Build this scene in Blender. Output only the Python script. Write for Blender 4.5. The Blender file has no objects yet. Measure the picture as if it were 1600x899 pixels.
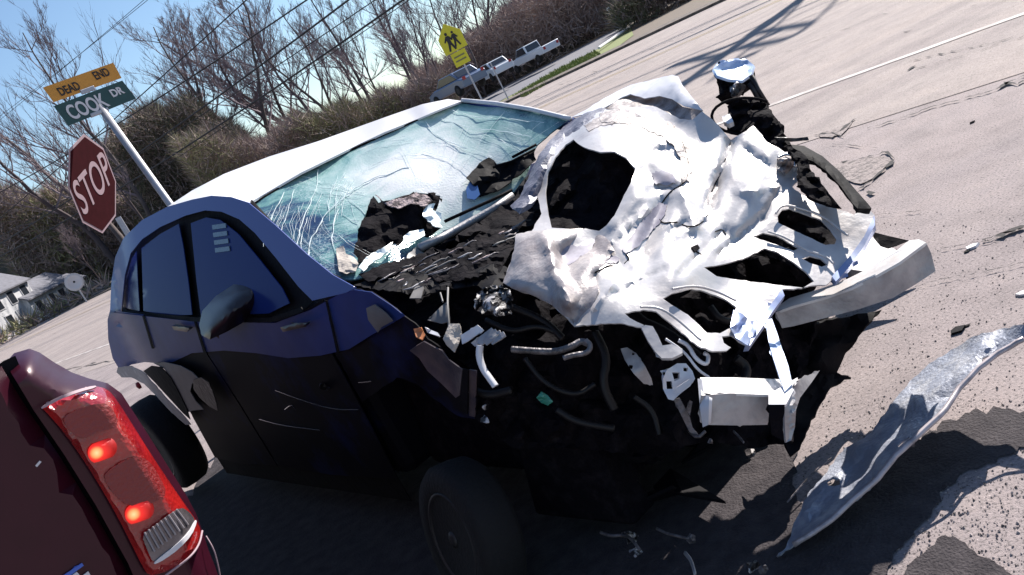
import bpy, bmesh, math, random
import numpy as np
from math import radians, sin, cos, pi
from mathutils import Vector, Matrix, noise
from mathutils.geometry import delaunay_2d_cdt

# ------------------------------------------------------------------ camera
SC = bpy.context.scene
COL = SC.collection
FPX = 1400.0; ROLL = radians(27.4); PITCH = radians(12.8); EH = 1.6
cF = Vector((0, cos(PITCH), -sin(PITCH))); cR = Vector((1, 0, 0)); cU = Vector((0, sin(PITCH), cos(PITCH)))
EYE = Vector((0, 0, EH))
cam = bpy.data.cameras.new("camera"); camo = bpy.data.objects.new("camera", cam); COL.objects.link(camo)
cam.sensor_width = 36; cam.lens = 36 * FPX / 1600; cam.clip_end = 3000; cam.clip_start = 0.05
ax = cR * cos(ROLL) - cU * sin(ROLL); ay = cR * sin(ROLL) + cU * cos(ROLL)
m3 = Matrix((ax, ay, -cF)).transposed()
camo.matrix_world = Matrix.Translation(EYE) @ m3.to_4x4()
SC.camera = camo
# ------------------------------------------------------------------ sky and sun
SUN_AZ = radians(45); SUN_EL = radians(37)      # azimuth measured right of the view direction
SUNV = Vector((sin(SUN_AZ) * cos(SUN_EL), cos(SUN_AZ) * cos(SUN_EL), sin(SUN_EL)))
w = bpy.data.worlds.new("World"); SC.world = w; w.use_nodes = True
nt = w.node_tree
sky = nt.nodes.new('ShaderNodeTexSky'); sky.sky_type = 'NISHITA'; sky.sun_disc = False
sky.sun_elevation = SUN_EL; sky.sun_rotation = SUN_AZ
sky.air_density = 1.0; sky.dust_density = 0.1; sky.ozone_density = 3.0
nt.links.new(sky.outputs[0], nt.nodes['Background'].inputs[0]); nt.nodes['Background'].inputs[1].default_value = 0.078
sl = bpy.data.lights.new("sun", 'SUN'); slo = bpy.data.objects.new("sun", sl); COL.objects.link(slo)
sl.energy = 5.0; sl.angle = radians(0.5); sl.color = (1.0, 0.94, 0.87)
slo.rotation_euler = SUNV.to_track_quat('Z', 'Y').to_euler(); slo.location = (20, 20, 30)
SC.view_settings.view_transform = 'Standard'; SC.view_settings.look = 'None'
SC.view_settings.exposure = 0.92; SC.view_settings.gamma = 1.0

# ------------------------------------------------------------------ projection helpers (photo point -> place in the world)
def ray(x, y):
    dx, dy = x - 800, y - 449.5
    u = dx * cos(ROLL) - dy * sin(ROLL); v = dx * sin(ROLL) + dy * cos(ROLL)
    return (cF * FPX + cR * u - cU * v) / FPX
def onD(x, y, D): return EYE + ray(x, y) * D
def onZ(x, y, z=0.0):
    d = ray(x, y); return EYE + d * ((z - EH) / d.z)
def depth(P): return (P - EYE).dot(cF)
def onPlane(x, y, P0, N):
    d = ray(x, y); return EYE + d * ((P0 - EYE).dot(N) / d.dot(N))
# car frame: X forward, Y to its left (far side), Z up
CO = Vector((-.78, 4.96, 0)); TH = radians(36)
CX = Vector((sin(TH), -cos(TH), 0)); CY = Vector((cos(TH), sin(TH), 0)); CZ = Vector((0, 0, 1))
def L(a, b, c): return CO + CX * a + CY * b + CZ * c
def toL(P):
    q = P - CO; return Vector((q.dot(CX), q.dot(CY), q.z))
def onY(x, y, Y=-.88, k=0.0, z0=1.0, lean_at=None):   # plane Y + k*(z-z0)
    N = CY - CZ * k; P0 = L(0, Y, z0); return onPlane(x, y, P0, N)
def onX(x, y, X): return onPlane(x, y, L(X, 0, 0), CX)

def nz(P, s=1.0, o=0.0): return noise.noise(Vector(P) * s + Vector((o, o * 1.7, -o)))
def ridg(P, s=1.0, o=0.0):
    return 1 - 2 * abs(nz(P, s, o)) * 1.6

# ------------------------------------------------------------------ materials
def mat(name, col, rough=.6, metal=0.0, var=.0, vs=8.0, col2=None, bump=0.0, bs=60.0, coat=0.0, spec=.5, emis=None, es=0, alpha=None, trans=0, detail=6, thresh=None):
    m = bpy.data.materials.new(name); m.use_nodes = True; t = m.node_tree; b = t.nodes['Principled BSDF']
    def S(k, v):
        if k in b.inputs: b.inputs[k].default_value = v
    S('Base Color', (*col, 1)); S('Roughness', rough); S('Metallic', metal); S('Coat Weight', coat); S('Coat Roughness', .08)
    S('Specular IOR Level', spec); S('Transmission Weight', trans)
    if emis: S('Emission Color', (*emis, 1)); S('Emission Strength', es)
    tc = t.nodes.new('ShaderNodeTexCoord')
    if var or col2:
        n = t.nodes.new('ShaderNodeTexNoise'); n.inputs['Scale'].default_value = vs; n.inputs['Detail'].default_value = detail; n.inputs['Roughness'].default_value = .65
        t.links.new(tc.outputs['Object'], n.inputs['Vector'])
        r = t.nodes.new('ShaderNodeValToRGB')
        lo, hi = thresh or (.35, .68)
        r.color_ramp.elements[0].position = lo; r.color_ramp.elements[1].position = hi
        c2 = col2 or tuple(c * (1 - var) for c in col)
        r.color_ramp.elements[0].color = (*col, 1); r.color_ramp.elements[1].color = (*c2, 1)
        t.links.new(n.outputs['Fac'], r.inputs[0]); t.links.new(r.outputs[0], b.inputs['Base Color'])
    if bump:
        n2 = t.nodes.new('ShaderNodeTexNoise'); n2.inputs['Scale'].default_value = bs; n2.inputs['Detail'].default_value = 4
        t.links.new(tc.outputs['Object'], n2.inputs['Vector'])
        bp = t.nodes.new('ShaderNodeBump'); bp.inputs['Strength'].default_value = bump; bp.inputs['Distance'].default_value = .02
        t.links.new(n2.outputs['Fac'], bp.inputs['Height']); t.links.new(bp.outputs[0], b.inputs['Normal'])
    return m
def ramp(t, pos):
    r = t.nodes.new('ShaderNodeValToRGB'); e = r.color_ramp.elements
    while len(e) < len(pos): e.new(.5)
    for i, (p, c) in enumerate(pos):
        e[i].position = p; e[i].color = (*c, 1) if len(c) == 3 else c
    return r
def asphalt(name, base, warm, speck=.5, stain=.6):
    m = bpy.data.materials.new(name); m.use_nodes = True; t = m.node_tree; b = t.nodes['Principled BSDF']
    b.inputs['Roughness'].default_value = .85; b.inputs['Specular IOR Level'].default_value = .25
    tc = t.nodes.new('ShaderNodeTexCoord'); N = []
    for s, d in ((.35, 5), (3.0, 6), (90, 3), (260, 2)):
        n = t.nodes.new('ShaderNodeTexNoise'); n.inputs['Scale'].default_value = s; n.inputs['Detail'].default_value = d
        n.inputs['Roughness'].default_value = .65
        t.links.new(tc.outputs['Object'], n.inputs['Vector']); N.append(n)
    r0 = ramp(t, [(.3, base), (.7, warm)]); t.links.new(N[0].outputs[0], r0.inputs[0])
    r1 = ramp(t, [(.3, (1 - stain * .5,) * 3), (.55, (1, 1, 1)), (.8, (1.12, 1.1, 1.06))]); t.links.new(N[1].outputs[0], r1.inputs[0])
    r2 = ramp(t, [(.30, (1 - speck,) * 3), (.45, (.92, .92, .92)), (.60, (1.02, 1.0, .99)), (.74, (1 + speck * .7,) * 3)]); t.links.new(N[2].outputs[0], r2.inputs[0])
    mx = t.nodes.new('ShaderNodeMix'); mx.data_type = 'RGBA'; mx.blend_type = 'MULTIPLY'; mx.inputs[0].default_value = 1
    t.links.new(r0.outputs[0], mx.inputs[6]); t.links.new(r1.outputs[0], mx.inputs[7])
    mx2 = t.nodes.new('ShaderNodeMix'); mx2.data_type = 'RGBA'; mx2.blend_type = 'MULTIPLY'; mx2.inputs[0].default_value = 1
    t.links.new(mx.outputs[2], mx2.inputs[6]); t.links.new(r2.outputs[0], mx2.inputs[7])
    mp = t.nodes.new('ShaderNodeMapping'); mp.inputs['Rotation'].default_value = (0, 0, radians(45)); mp.inputs['Scale'].default_value = (.10, 1.6, 1)
    t.links.new(tc.outputs['Object'], mp.inputs[0]); n5 = t.nodes.new('ShaderNodeTexNoise'); n5.inputs['Scale'].default_value = 1; n5.inputs['Detail'].default_value = 7; t.links.new(mp.outputs[0], n5.inputs['Vector'])
    r5 = ramp(t, [(.33, (.80, .79, .81)), (.5, (1, 1, 1)), (.68, (1.06, 1.04, 1.02))]); t.links.new(n5.outputs[0], r5.inputs[0])
    mx3 = t.nodes.new('ShaderNodeMix'); mx3.data_type = 'RGBA'; mx3.blend_type = 'MULTIPLY'; mx3.inputs[0].default_value = 1
    t.links.new(mx2.outputs[2], mx3.inputs[6]); t.links.new(r5.outputs[0], mx3.inputs[7]); t.links.new(mx3.outputs[2], b.inputs['Base Color'])
    ad = t.nodes.new('ShaderNodeMath'); ad.operation = 'ADD'; t.links.new(N[2].outputs[0], ad.inputs[0]); t.links.new(N[3].outputs[0], ad.inputs[1])
    bp = t.nodes.new('ShaderNodeBump'); bp.inputs['Strength'].default_value = .35; bp.inputs['Distance'].default_value = .012
    t.links.new(ad.outputs[0], bp.inputs['Height']); t.links.new(bp.outputs[0], b.inputs['Normal'])
    return m
M = {}
M['lot'] = asphalt('lot_asphalt', (.29, .248, .247), (.35, .298, .292), .8, .5)
M['road'] = asphalt('road_asphalt', (.32, .275, .262), (.37, .318, .298), .55, .35)
M['drive'] = asphalt('driveway_asphalt', (.17, .17, .19), (.20, .20, .22), .3, .3)
M['soil'] = mat('leaf_litter', (.11, .085, .065), .95, var=.5, vs=3, col2=(.17, .13, .095), bump=.5, bs=12)
M['verge'] = mat('gravel_verge', (.16, .125, .105), .95, col2=(.06, .05, .045), vs=6, bump=.6, bs=20, thresh=(.45, .6))
M['grass'] = mat('grass', (.13, .17, .04), .9, col2=(.2, .21, .07), vs=4, bump=.5, bs=20)
M['hill'] = mat('hill_woodland', (.075, .055, .045), .95, col2=(.03, .035, .02), vs=.35, bump=.6, bs=2)
M['crack'] = mat('crack_tar', (.035, .03, .03), .9, var=.4, vs=40)
M['patch'] = mat('broken_asphalt', (.30, .25, .235), .9, col2=(.13, .11, .105), vs=26, bump=.8, bs=60, thresh=(.48, .62), detail=9)
M['oil'] = mat('oil_soaked_asphalt', (.034, .029, .033), .8, col2=(.065, .056, .06), vs=14, bump=.5, bs=110, spec=.15)  # deepens the cast shadow by colour; also serves the damp patch
M['paintline'] = mat('worn_white_paint', (.56, .51, .49), .8, col2=(.36, .315, .295), vs=3, thresh=(.40, .56), detail=10)
M['yellow'] = mat('worn_yellow_paint', (.42, .30, .16), .8, col2=(.30, .25, .19), vs=3, thresh=(.4, .55))
M['sidedark'] = mat('sooty_blue_paint', (.010, .016, .075), .6, .0, col2=(.006, .005, .008), vs=2.2, thresh=(.28, .48), spec=.06)  # near-black reflection of the lower side, put into the colour
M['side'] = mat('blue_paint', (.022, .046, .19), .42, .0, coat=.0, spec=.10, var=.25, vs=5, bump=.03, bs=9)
M['roofp'] = mat('roof_paint', (.80, .77, .77), .4, .0, coat=.3, var=.08, vs=5)
M['hood'] = mat('bare_hood_metal', (.58, .55, .54), .36, .25, col2=(.30, .26, .26), vs=3.6, bump=.10, bs=30, thresh=(.50, .84), detail=8)
M['hooddirty'] = mat('scorched_hood_metal', (.36, .32, .31), .5, .15, col2=(.09, .065, .06), vs=10, bump=.25, bs=40, thresh=(.42, .66))
M['frame'] = mat('grey_primer_metal', (.66, .65, .68), .45, .15, col2=(.42, .43, .48), vs=9, bump=.06, bs=30, thresh=(.5, .8))
M['brown'] = mat('stained_panel', (.16, .115, .11), .45, .2, col2=(.03, .03, .05), vs=5, thresh=(.3, .65), bump=.1)
M['beam'] = mat('alloy_beam', (.42, .40, .40), .45, .45, col2=(.24, .23, .24), vs=11, bump=.15, bs=50, thresh=(.4, .75))
M['panel'] = mat('scraped_panel', (.26, .28, .34), .5, .2, col2=(.50, .50, .52), vs=14, bump=.3, bs=70, thresh=(.48, .70), detail=10)
M['black'] = mat('black_plastic', (.007, .006, .008), .75, var=.4, vs=9, bump=.2, bs=30, spec=.1)
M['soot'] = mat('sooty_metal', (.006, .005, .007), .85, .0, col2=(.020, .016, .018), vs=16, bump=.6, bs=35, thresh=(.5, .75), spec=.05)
M['sootlight'] = mat('scraped_dark_metal', (.02, .018, .02), .5, .3, col2=(.24, .21, .21), vs=30, bump=.3, bs=30, thresh=(.60, .70))  # serves the painted headlight reflection as well as scraped metal parts
M['rubber'] = mat('tyre_rubber', (.0035, .003, .004), .85, bump=.3, bs=70)
M['alloy'] = mat('wheel_alloy', (.045, .042, .045), .55, .5, var=.5, vs=12)
M['beige'] = mat('airbag_cloth', (.52, .46, .40), .8, var=.3, vs=20, bump=.3)
M['orange'] = mat('amber_plastic', (.45, .16, .06), .4)
M['green'] = mat('green_coolant_plastic', (.04, .22, .16), .4)
M['greyclad'] = mat('grey_cladding', (.15, .14, .135), .55, var=.2, vs=12)  # serves painted reflections as well as grey trim parts
M['chrome'] = mat('chrome', (.55, .55, .58), .18, .9)
M['maroon'] = mat('maroon_paint', (.042, .0050, .014), .34, .1, coat=.25, spec=.2, var=.2, vs=6, bump=.02, bs=12)
M['wire'] = mat('black_wire', (.02, .018, .02), .7)
M['wood'] = mat('weathered_pole', (.10, .075, .06), .9, var=.4, vs=4, bump=.4)
M['bark'] = mat('bark', (.075, .055, .055), .9, col2=(.13, .105, .10), vs=3, bump=.5)
M['twig'] = mat('twigs', (.24, .185, .20), .9, col2=(.14, .105, .12), vs=.5)
M['barkdark'] = mat('bark_dark', (.085, .062, .066), .9, var=.3, vs=3)
M['brushbrown'] = mat('brush_brown', (.30, .22, .20), .9, col2=(.40, .31, .27), vs=.4)
M['brushdark'] = mat('brush_dark', (.17, .125, .115), .9, col2=(.24, .18, .165), vs=.5)
M['brushgreen'] = mat('brush_green', (.17, .165, .08), .9, col2=(.24, .22, .11), vs=.6)
M['needle'] = mat('needles', (.07, .072, .04), .9, col2=(.13, .12, .075), vs=.8)
M['galv'] = mat('galvanised_steel', (.42, .42, .46), .5, .4, var=.2, vs=20)
M['stopred'] = mat('stop_red', (.042, .006, .009), .95, spec=.05, var=.25, vs=12)
M['signwhite'] = mat('sign_white', (.62, .60, .62), .6)
M['pinkwhite'] = mat('faded_white', (.34, .24, .27), .7)
M['signgreen'] = mat('sign_green', (.012, .060, .060), .5, var=.15, vs=20)
M['signorange'] = mat('sign_amber', (.62, .27, .03), .5, var=.12, vs=25)
M['signyellow'] = mat('sign_yellow', (.62, .56, .02), .5, var=.1, vs=25)
M['ink'] = mat('sign_black', (.015, .012, .015), .6)
M['housewhite'] = mat('white_siding', (.66, .66, .68), .8, var=.1, vs=2)
M['housegrey'] = mat('grey_siding', (.40, .42, .46), .8, var=.1, vs=2)
M['shingle'] = mat('shingle', (.19, .19, .22), .9, var=.3, vs=3)
M['darkglass'] = mat('dark_glass', (.03, .035, .045), .1)
M['carwhite'] = mat('white_car_paint', (.62, .65, .70), .3, coat=.5)
M['carblue'] = mat('blue_grey_car_paint', (.10, .14, .24), .3, .3, coat=.5)
M['carred'] = mat('red_brown_paint', (.25, .06, .045), .4)
M['redthing'] = mat('red_paint', (.4, .03, .03), .5)
M['seat'] = mat('seat_cloth', (.03, .035, .06), .9)

M['pillarpaint'] = mat('pillar_paint', (.045, .068, .26), .35, .0, coat=.12, spec=.2)
M['blackgloss'] = mat('black_gloss', (.018, .010, .013), .4, coat=.15)
M['tealpane'] = mat('teal_glass', (.10, .24, .28), .15, coat=1, var=.3, vs=10)
M['heatstain'] = mat('heat_stain', (.36, .34, .40), .6, .0, col2=(.17, .15, .20), vs=14, thresh=(.4, .7))  # bluish shade of the hood creases, put into the colour
M['rust'] = mat('rust_stain', (.46, .36, .28), .5, .2, col2=(.22, .18, .20), vs=14, bump=.2, thresh=(.4, .7))
M['blackgloss2'] = mat('oily_black', (.008, .007, .008), .5, spec=.3)
M['greyclad2'] = mat('scuffed_bumper_plastic', (.22, .21, .22), .6, col2=(.36, .34, .35), vs=14, thresh=(.5, .7))
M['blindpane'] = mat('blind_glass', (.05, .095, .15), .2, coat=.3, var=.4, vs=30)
M['bluepane'] = mat('blue_glass', (.06, .13, .32), .15, coat=1)
M['fray'] = mat('frayed_fibre', (.42, .33, .33), .9, col2=(.05, .035, .04), vs=30, thresh=(.45, .6), bump=.6, bs=80)
M['sootlight2'] = mat('scraped_bright_metal', (.012, .010, .012), .5, .2, col2=(.55, .52, .52), vs=22, bump=.3, bs=40, thresh=(.52, .60))
M['scrapmetal'] = mat('scrap_metal', (.22, .20, .21), .5, .4, col2=(.05, .045, .045), vs=30, bump=.3)
M['rimmetal'] = mat('curled_metal', (.09, .09, .13), .5, .1, col2=(.26, .26, .31), vs=12, bump=.3, thresh=(.45, .75))
M['hoodgrey'] = mat('smeared_hood_metal', (.44, .40, .39), .42, .2, col2=(.20, .165, .17), vs=8, bump=.2, bs=40, thresh=(.42, .72), detail=10)
M['bluemetal'] = mat('blue_primer_metal', (.24, .30, .50), .35, .4, col2=(.46, .50, .62), vs=9, thresh=(.45, .75))  # pale frame metal with its bluish shade put into the colour
M['bluewhite'] = mat('pale_blue_plastic', (.50, .60, .78), .35, .1, col2=(.30, .40, .62), vs=8, thresh=(.45, .7))
M['alloyfrag'] = mat('dusty_alloy', (.30, .28, .27), .5, .4, var=.5, vs=20)
M['panelrim'] = mat('folded_panel_edge', (.50, .44, .45), .45, .3, col2=(.22, .19, .20), vs=16, thresh=(.45, .7))
M['rib'] = mat('lens_rib', (.26, .24, .26), .3)
M['badgeblue'] = mat('badge_blue', (.05, .12, .5), .4)

def sideglass():
    m = bpy.data.materials.new('side_glass'); m.use_nodes = True; b = m.node_tree.nodes['Principled BSDF']
    b.inputs['Base Color'].default_value = (.018, .034, .15, 1); b.inputs['Roughness'].default_value = .16
    b.inputs['Specular IOR Level'].default_value = .03
    return m
M['sideglass'] = sideglass()

def crazed_glass():
    """laminated glass: tinted sheet, sparkling crazing, long bright cracks, frosted where it is pulverised"""
    m = bpy.data.materials.new('crazed_windshield'); m.use_nodes = True; t = m.node_tree; b = t.nodes['Principled BSDF']
    b.inputs['Roughness'].default_value = .12; b.inputs['Coat Weight'].default_value = .7
    tc = t.nodes.new('ShaderNodeTexCoord')
    n = t.nodes.new('ShaderNodeTexNoise'); n.inputs['Scale'].default_value = 2.6; n.inputs['Detail'].default_value = 9; n.inputs['Roughness'].default_value = .68; n.inputs['Distortion'].default_value = 1.2
    t.links.new(tc.outputs['Object'], n.inputs['Vector'])
    c0 = ramp(t, [(.36, (.02, .045, .12)), (.44, (.06, .14, .21)), (.50, (.17, .36, .36)), (.60, (.36, .56, .54)), (.74, (.60, .74, .72)), (.92, (.96, .97, .96))])
    # frosted impact zone, its own shape on the sheet
    sp = t.nodes.new('ShaderNodeVectorMath'); sp.operation = 'DISTANCE'
    sp.inputs[1].default_value = (0, 0, 0); t.links.new(tc.outputs['Object'], sp.inputs[0])
    mr = t.nodes.new('ShaderNodeMapRange'); mr.inputs[1].default_value = .10; mr.inputs[2].default_value = .64; mr.inputs[3].default_value = .50; mr.inputs[4].default_value = -.06
    t.links.new(sp.outputs['Value'], mr.inputs[0])
    ad = t.nodes.new('ShaderNodeMath'); ad.operation = 'ADD'; t.links.new(n.outputs[0], ad.inputs[0]); t.links.new(mr.outputs[0], ad.inputs[1])
    t.links.new(ad.outputs[0], c0.inputs[0])
    v = t.nodes.new('ShaderNodeTexVoronoi'); v.feature = 'DISTANCE_TO_EDGE'; v.inputs['Scale'].default_value = 48; t.links.new(tc.outputs['Object'], v.inputs['Vector'])
    vr = ramp(t, [(.0, (1, 1, 1)), (.045, (0, 0, 0))]); t.links.new(v.outputs[0], vr.inputs[0])
    n3 = t.nodes.new('ShaderNodeTexNoise'); n3.inputs['Scale'].default_value = 110; n3.inputs['Detail'].default_value = 2; t.links.new(tc.outputs['Object'], n3.inputs['Vector'])
    r3 = ramp(t, [(.54, (0, 0, 0)), (.64, (1, 1, 1))]); t.links.new(n3.outputs[0], r3.inputs[0])
    n4 = t.nodes.new('ShaderNodeTexNoise'); n4.inputs['Scale'].default_value = 5; t.links.new(tc.outputs['Object'], n4.inputs['Vector'])
    r4 = ramp(t, [(.42, (0, 0, 0)), (.62, (.6, .6, .6))]); t.links.new(n4.outputs[0], r4.inputs[0])
    mx = t.nodes.new('ShaderNodeMath'); mx.operation = 'MAXIMUM'; t.links.new(vr.outputs[0], mx.inputs[0]); t.links.new(r3.outputs[0], mx.inputs[1])
    ml = t.nodes.new('ShaderNodeMath'); ml.operation = 'MULTIPLY'; t.links.new(mx.outputs[0], ml.inputs[0]); t.links.new(r4.outputs[0], ml.inputs[1])
    mc = t.nodes.new('ShaderNodeMix'); mc.data_type = 'RGBA'; t.links.new(ml.outputs[0], mc.inputs[0]); t.links.new(c0.outputs[0], mc.inputs[6]); mc.inputs[7].default_value = (.66, .78, .80, 1)
    t.links.new(mc.outputs[2], b.inputs['Base Color'])
    bp = t.nodes.new('ShaderNodeBump'); bp.inputs['Strength'].default_value = .22; bp.inputs['Distance'].default_value = .01
    t.links.new(n3.outputs[0], bp.inputs['Height']); t.links.new(bp.outputs[0], b.inputs['Normal'])
    # let some light through: translucent + clear share
    tr = t.nodes.new('ShaderNodeBsdfTranslucent'); t.links.new(mc.outputs[2], tr.inputs[0])
    ms = t.nodes.new('ShaderNodeMixShader'); ms.inputs[0].default_value = .25
    t.links.new(b.outputs[0], ms.inputs[1]); t.links.new(tr.outputs[0], ms.inputs[2])
    t.links.new(ms.outputs[0], t.nodes['Material Output'].inputs[0])
    return m
M['wglass'] = crazed_glass()
M['crackline'] = mat('glass_fracture', (.80, .88, .88), .4)

def redlens():
    m = bpy.data.materials.new('red_lens'); m.use_nodes = True; t = m.node_tree; b = t.nodes['Principled BSDF']
    b.inputs['Roughness'].default_value = .22; b.inputs['Coat Weight'].default_value = 1
    tc = t.nodes.new('ShaderNodeTexCoord')
    n = t.nodes.new('ShaderNodeTexNoise'); n.inputs['Scale'].default_value = 9; n.inputs['Detail'].default_value = 3; t.links.new(tc.outputs['Object'], n.inputs['Vector'])
    c = ramp(t, [(.35, (.22, .008, .010)), (.7, (.46, .016, .014))]); t.links.new(n.outputs[0], c.inputs[0]); t.links.new(c.outputs[0], b.inputs['Base Color'])
    wv = t.nodes.new('ShaderNodeTexVoronoi'); wv.inputs['Scale'].default_value = 95; t.links.new(tc.outputs['Object'], wv.inputs['Vector'])
    bp = t.nodes.new('ShaderNodeBump'); bp.inputs['Strength'].default_value = .4; bp.inputs['Distance'].default_value = .004
    t.links.new(wv.outputs[0], bp.inputs['Height']); t.links.new(bp.outputs[0], b.inputs['Normal'])
    return m
M['redlens'] = redlens()
M['redlens_dark'] = mat('red_lens_reflector', (.20, .009, .009), .4, coat=.4, bump=.3, bs=120)
def glowmat():     # a lit filament seen through the lens: bright at the bulb, falling off
    m = bpy.data.materials.new('lit_bulb'); m.use_nodes = True; t = m.node_tree; b = t.nodes['Principled BSDF']
    tc = t.nodes.new('ShaderNodeTexCoord'); d = t.nodes.new('ShaderNodeVectorMath'); d.operation = 'LENGTH'
    t.links.new(tc.outputs['Object'], d.inputs[0])
    r = ramp(t, [(0, (1, .85, .4)), (.16, (1, .45, .15)), (.24, (1, .12, .05)), (.28, (1, .03, .02)), (.62, (.30, .008, .006)), (1, (.10, .004, .004))])
    mr = t.nodes.new('ShaderNodeMapRange'); mr.inputs[2].default_value = .062; t.links.new(d.outputs['Value'], mr.inputs[0]); t.links.new(mr.outputs[0], r.inputs[0])
    b.inputs['Base Color'].default_value = (.3, .01, .01, 1); t.links.new(r.outputs[0], b.inputs['Emission Color']); b.inputs['Emission Strength'].default_value = .5
    return m
M['glow'] = glowmat()
M['clearlens'] = mat('clear_lens', (.16, .14, .15), .2, .3, col2=(.08, .07, .075), vs=40, coat=1)

# ------------------------------------------------------------------ object helpers
def link(o, parent=None):
    COL.objects.link(o)
    if parent is not None: o.parent = parent
    return o
def tag(o, label=None, cat=None, group=None, kind=None):
    if label: o['label'] = label
    if cat: o['category'] = cat
    if group: o['group'] = group
    if kind: o['kind'] = kind
    return o
def empty(name, loc, label, cat, group=None, rz=0):
    o = bpy.data.objects.new(name, None); COL.objects.link(o); o.location = loc; o.rotation_euler[2] = rz
    o.empty_display_size = .2
    return tag(o, label, cat, group)
def origin_of(parent):
    p = Vector((0, 0, 0))
    q = parent
    while q is not None: p = p + q.location; q = q.parent
    return p
def mk(name, V, Fc, m, parent=None, smooth=False, world=True, loc=None):
    """mesh object; world=True: vertices are world points (parents are never rotated in that case)"""
    me = bpy.data.meshes.new(name)
    off = Vector((0, 0, 0)); own = Vector((0, 0, 0))
    if world and parent is not None: off = origin_of(parent)
    if loc is not None: own = Vector(loc) - off
    s = off + own
    me.from_pydata([tuple(Vector(v) - s) for v in V], [], Fc)
    me.materials.append(M[m] if isinstance(m, str) else m)
    if smooth: me.polygons.foreach_set('use_smooth', [True] * len(me.polygons))
    me.update()
    o = bpy.data.objects.new(name, me); link(o, parent); o.location = own
    return o
def centroid(V):
    c = Vector((0, 0, 0))
    for v in V: c += Vector(v)
    return c / len(V)

class MB:
    def __init__(s): s.V = []; s.F = []
    def add(s, V, F):
        b = len(s.V); s.V += [Vector(v) for v in V]; s.F += [tuple(i + b for i in f) for f in F]
    def box(s, c, sx, sy, sz, X=Vector((1, 0, 0)), Y=Vector((0, 1, 0)), Z=Vector((0, 0, 1)), taper=1.0):
        c = Vector(c); v = []
        for k in (-1, 1):
            tp = taper if k > 0 else 1
            for i, j in ((-1, -1), (1, -1), (1, 1), (-1, 1)): v.append(c + X * (i * sx / 2 * tp) + Y * (j * sy / 2 * tp) + Z * (k * sz / 2))
        s.add(v, [(3, 2, 1, 0), (4, 5, 6, 7), (0, 1, 5, 4), (1, 2, 6, 5), (2, 3, 7, 6), (3, 0, 4, 7)])
    def tube(s, pts, r, n=6, cap=True, flat=1.0):
        pts = [Vector(p) for p in pts]; b = len(s.V)
        rr = r if isinstance(r, (list, tuple)) else [r] * len(pts)
        pu = None
        for i, p in enumerate(pts):
            d = (pts[min(i + 1, len(pts) - 1)] - pts[max(i - 1, 0)])
            if d.length < 1e-9: d = Vector((0, 0, 1))
            d.normalize()
            if pu is None: pu = d.orthogonal().normalized()
            u = (pu - d * pu.dot(d))
            u = u.normalized() if u.length > 1e-6 else d.orthogonal().normalized()
            pu = u; v = d.cross(u)
            for k in range(n):
                a = 2 * pi * k / n; s.V.append(p + u * (cos(a) * rr[i]) + v * (sin(a) * rr[i] * flat))
        for i in range(len(pts) - 1):
            for k in range(n):
                a = b + i * n + k; c = b + i * n + (k + 1) % n
                s.F.append((a, c, c + n, a + n))
        if cap:
            s.F.append(tuple(b + k for k in range(n))[::-1]); e = b + (len(pts) - 1) * n
            s.F.append(tuple(e + k for k in range(n)))
    def prism(s, poly, d):
        """poly: 3D points; d: thickness vector"""
        n = len(poly); b = len(s.V); s.V += [Vector(p) for p in poly] + [Vector(p) + Vector(d) for p in poly]
        s.F.append(tuple(range(b, b + n))); s.F.append(tuple(range(b + 2 * n - 1, b + n - 1, -1)))
        for i in range(n):
            j = (i + 1) % n; s.F.append((b + i, b + n + i, b + n + j, b + j))
    def lathe(s, c, axis, prof, n=24, ref=None):
        """prof: (radius, offset along axis)"""
        axis = Vector(axis).normalized(); u = axis.orthogonal().normalized(); v = axis.cross(u); b = len(s.V)
        for r, h in prof:
            for k in range(n):
                a = 2 * pi * k / n; s.V.append(Vector(c) + axis * h + u * (cos(a) * r) + v * (sin(a) * r))
        for i in range(len(prof) - 1):
            for k in range(n):
                a = b + i * n + k; q = b + i * n + (k + 1) % n; s.F.append((a, q, q + n, a + n))
        s.F.append(tuple(b + k for k in range(n))[::-1]); e = b + (len(prof) - 1) * n; s.F.append(tuple(e + k for k in range(n)))
    def build(s, name, m, parent=None, smooth=False, world=True, loc=None): return mk(name, s.V, s.F, m, parent, smooth, world, loc)

def bev(o, wd=.01, seg=2):
    b = o.modifiers.new('bevel', 'BEVEL'); b.width = wd; b.segments = seg; b.limit_method = 'ANGLE'; b.angle_limit = radians(35); return o

def inside(p, poly):
    x, y = p; c = False; n = len(poly); j = n - 1
    for i in range(n):
        xi, yi = poly[i]; xj, yj = poly[j]
        if (yi > y) != (yj > y) and x < (xj - xi) * (y - yi) / (yj - yi) + xi: c = not c
        j = i
    return c
def segd(p, a, b):
    ax_, ay_ = a; bx, by = b; dx, dy = bx - ax_, by - ay_; l = dx * dx + dy * dy
    t = 0 if l == 0 else max(0, min(1, ((p[0] - ax_) * dx + (p[1] - ay_) * dy) / l))
    return math.hypot(p[0] - ax_ - t * dx, p[1] - ay_ - t * dy)
def polyd(p, poly): return min(segd(p, poly[i], poly[(i + 1) % len(poly)]) for i in range(len(poly)))
def resample(poly, step, jit, rnd, closed=True):
    out = []; n = len(poly)
    for i in range(n if closed else n - 1):
        a = poly[i]; b = poly[(i + 1) % n]; d = math.hypot(b[0] - a[0], b[1] - a[1]); k = max(1, int(round(d / step)))
        for j in range(k):
            t = j / k; q = (a[0] + (b[0] - a[0]) * t, a[1] + (b[1] - a[1]) * t)
            if j and jit: q = (q[0] + rnd.uniform(-jit, jit), q[1] + rnd.uniform(-jit, jit))
            out.append(q)
    if not closed: out.append(poly[-1])
    return out
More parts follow.
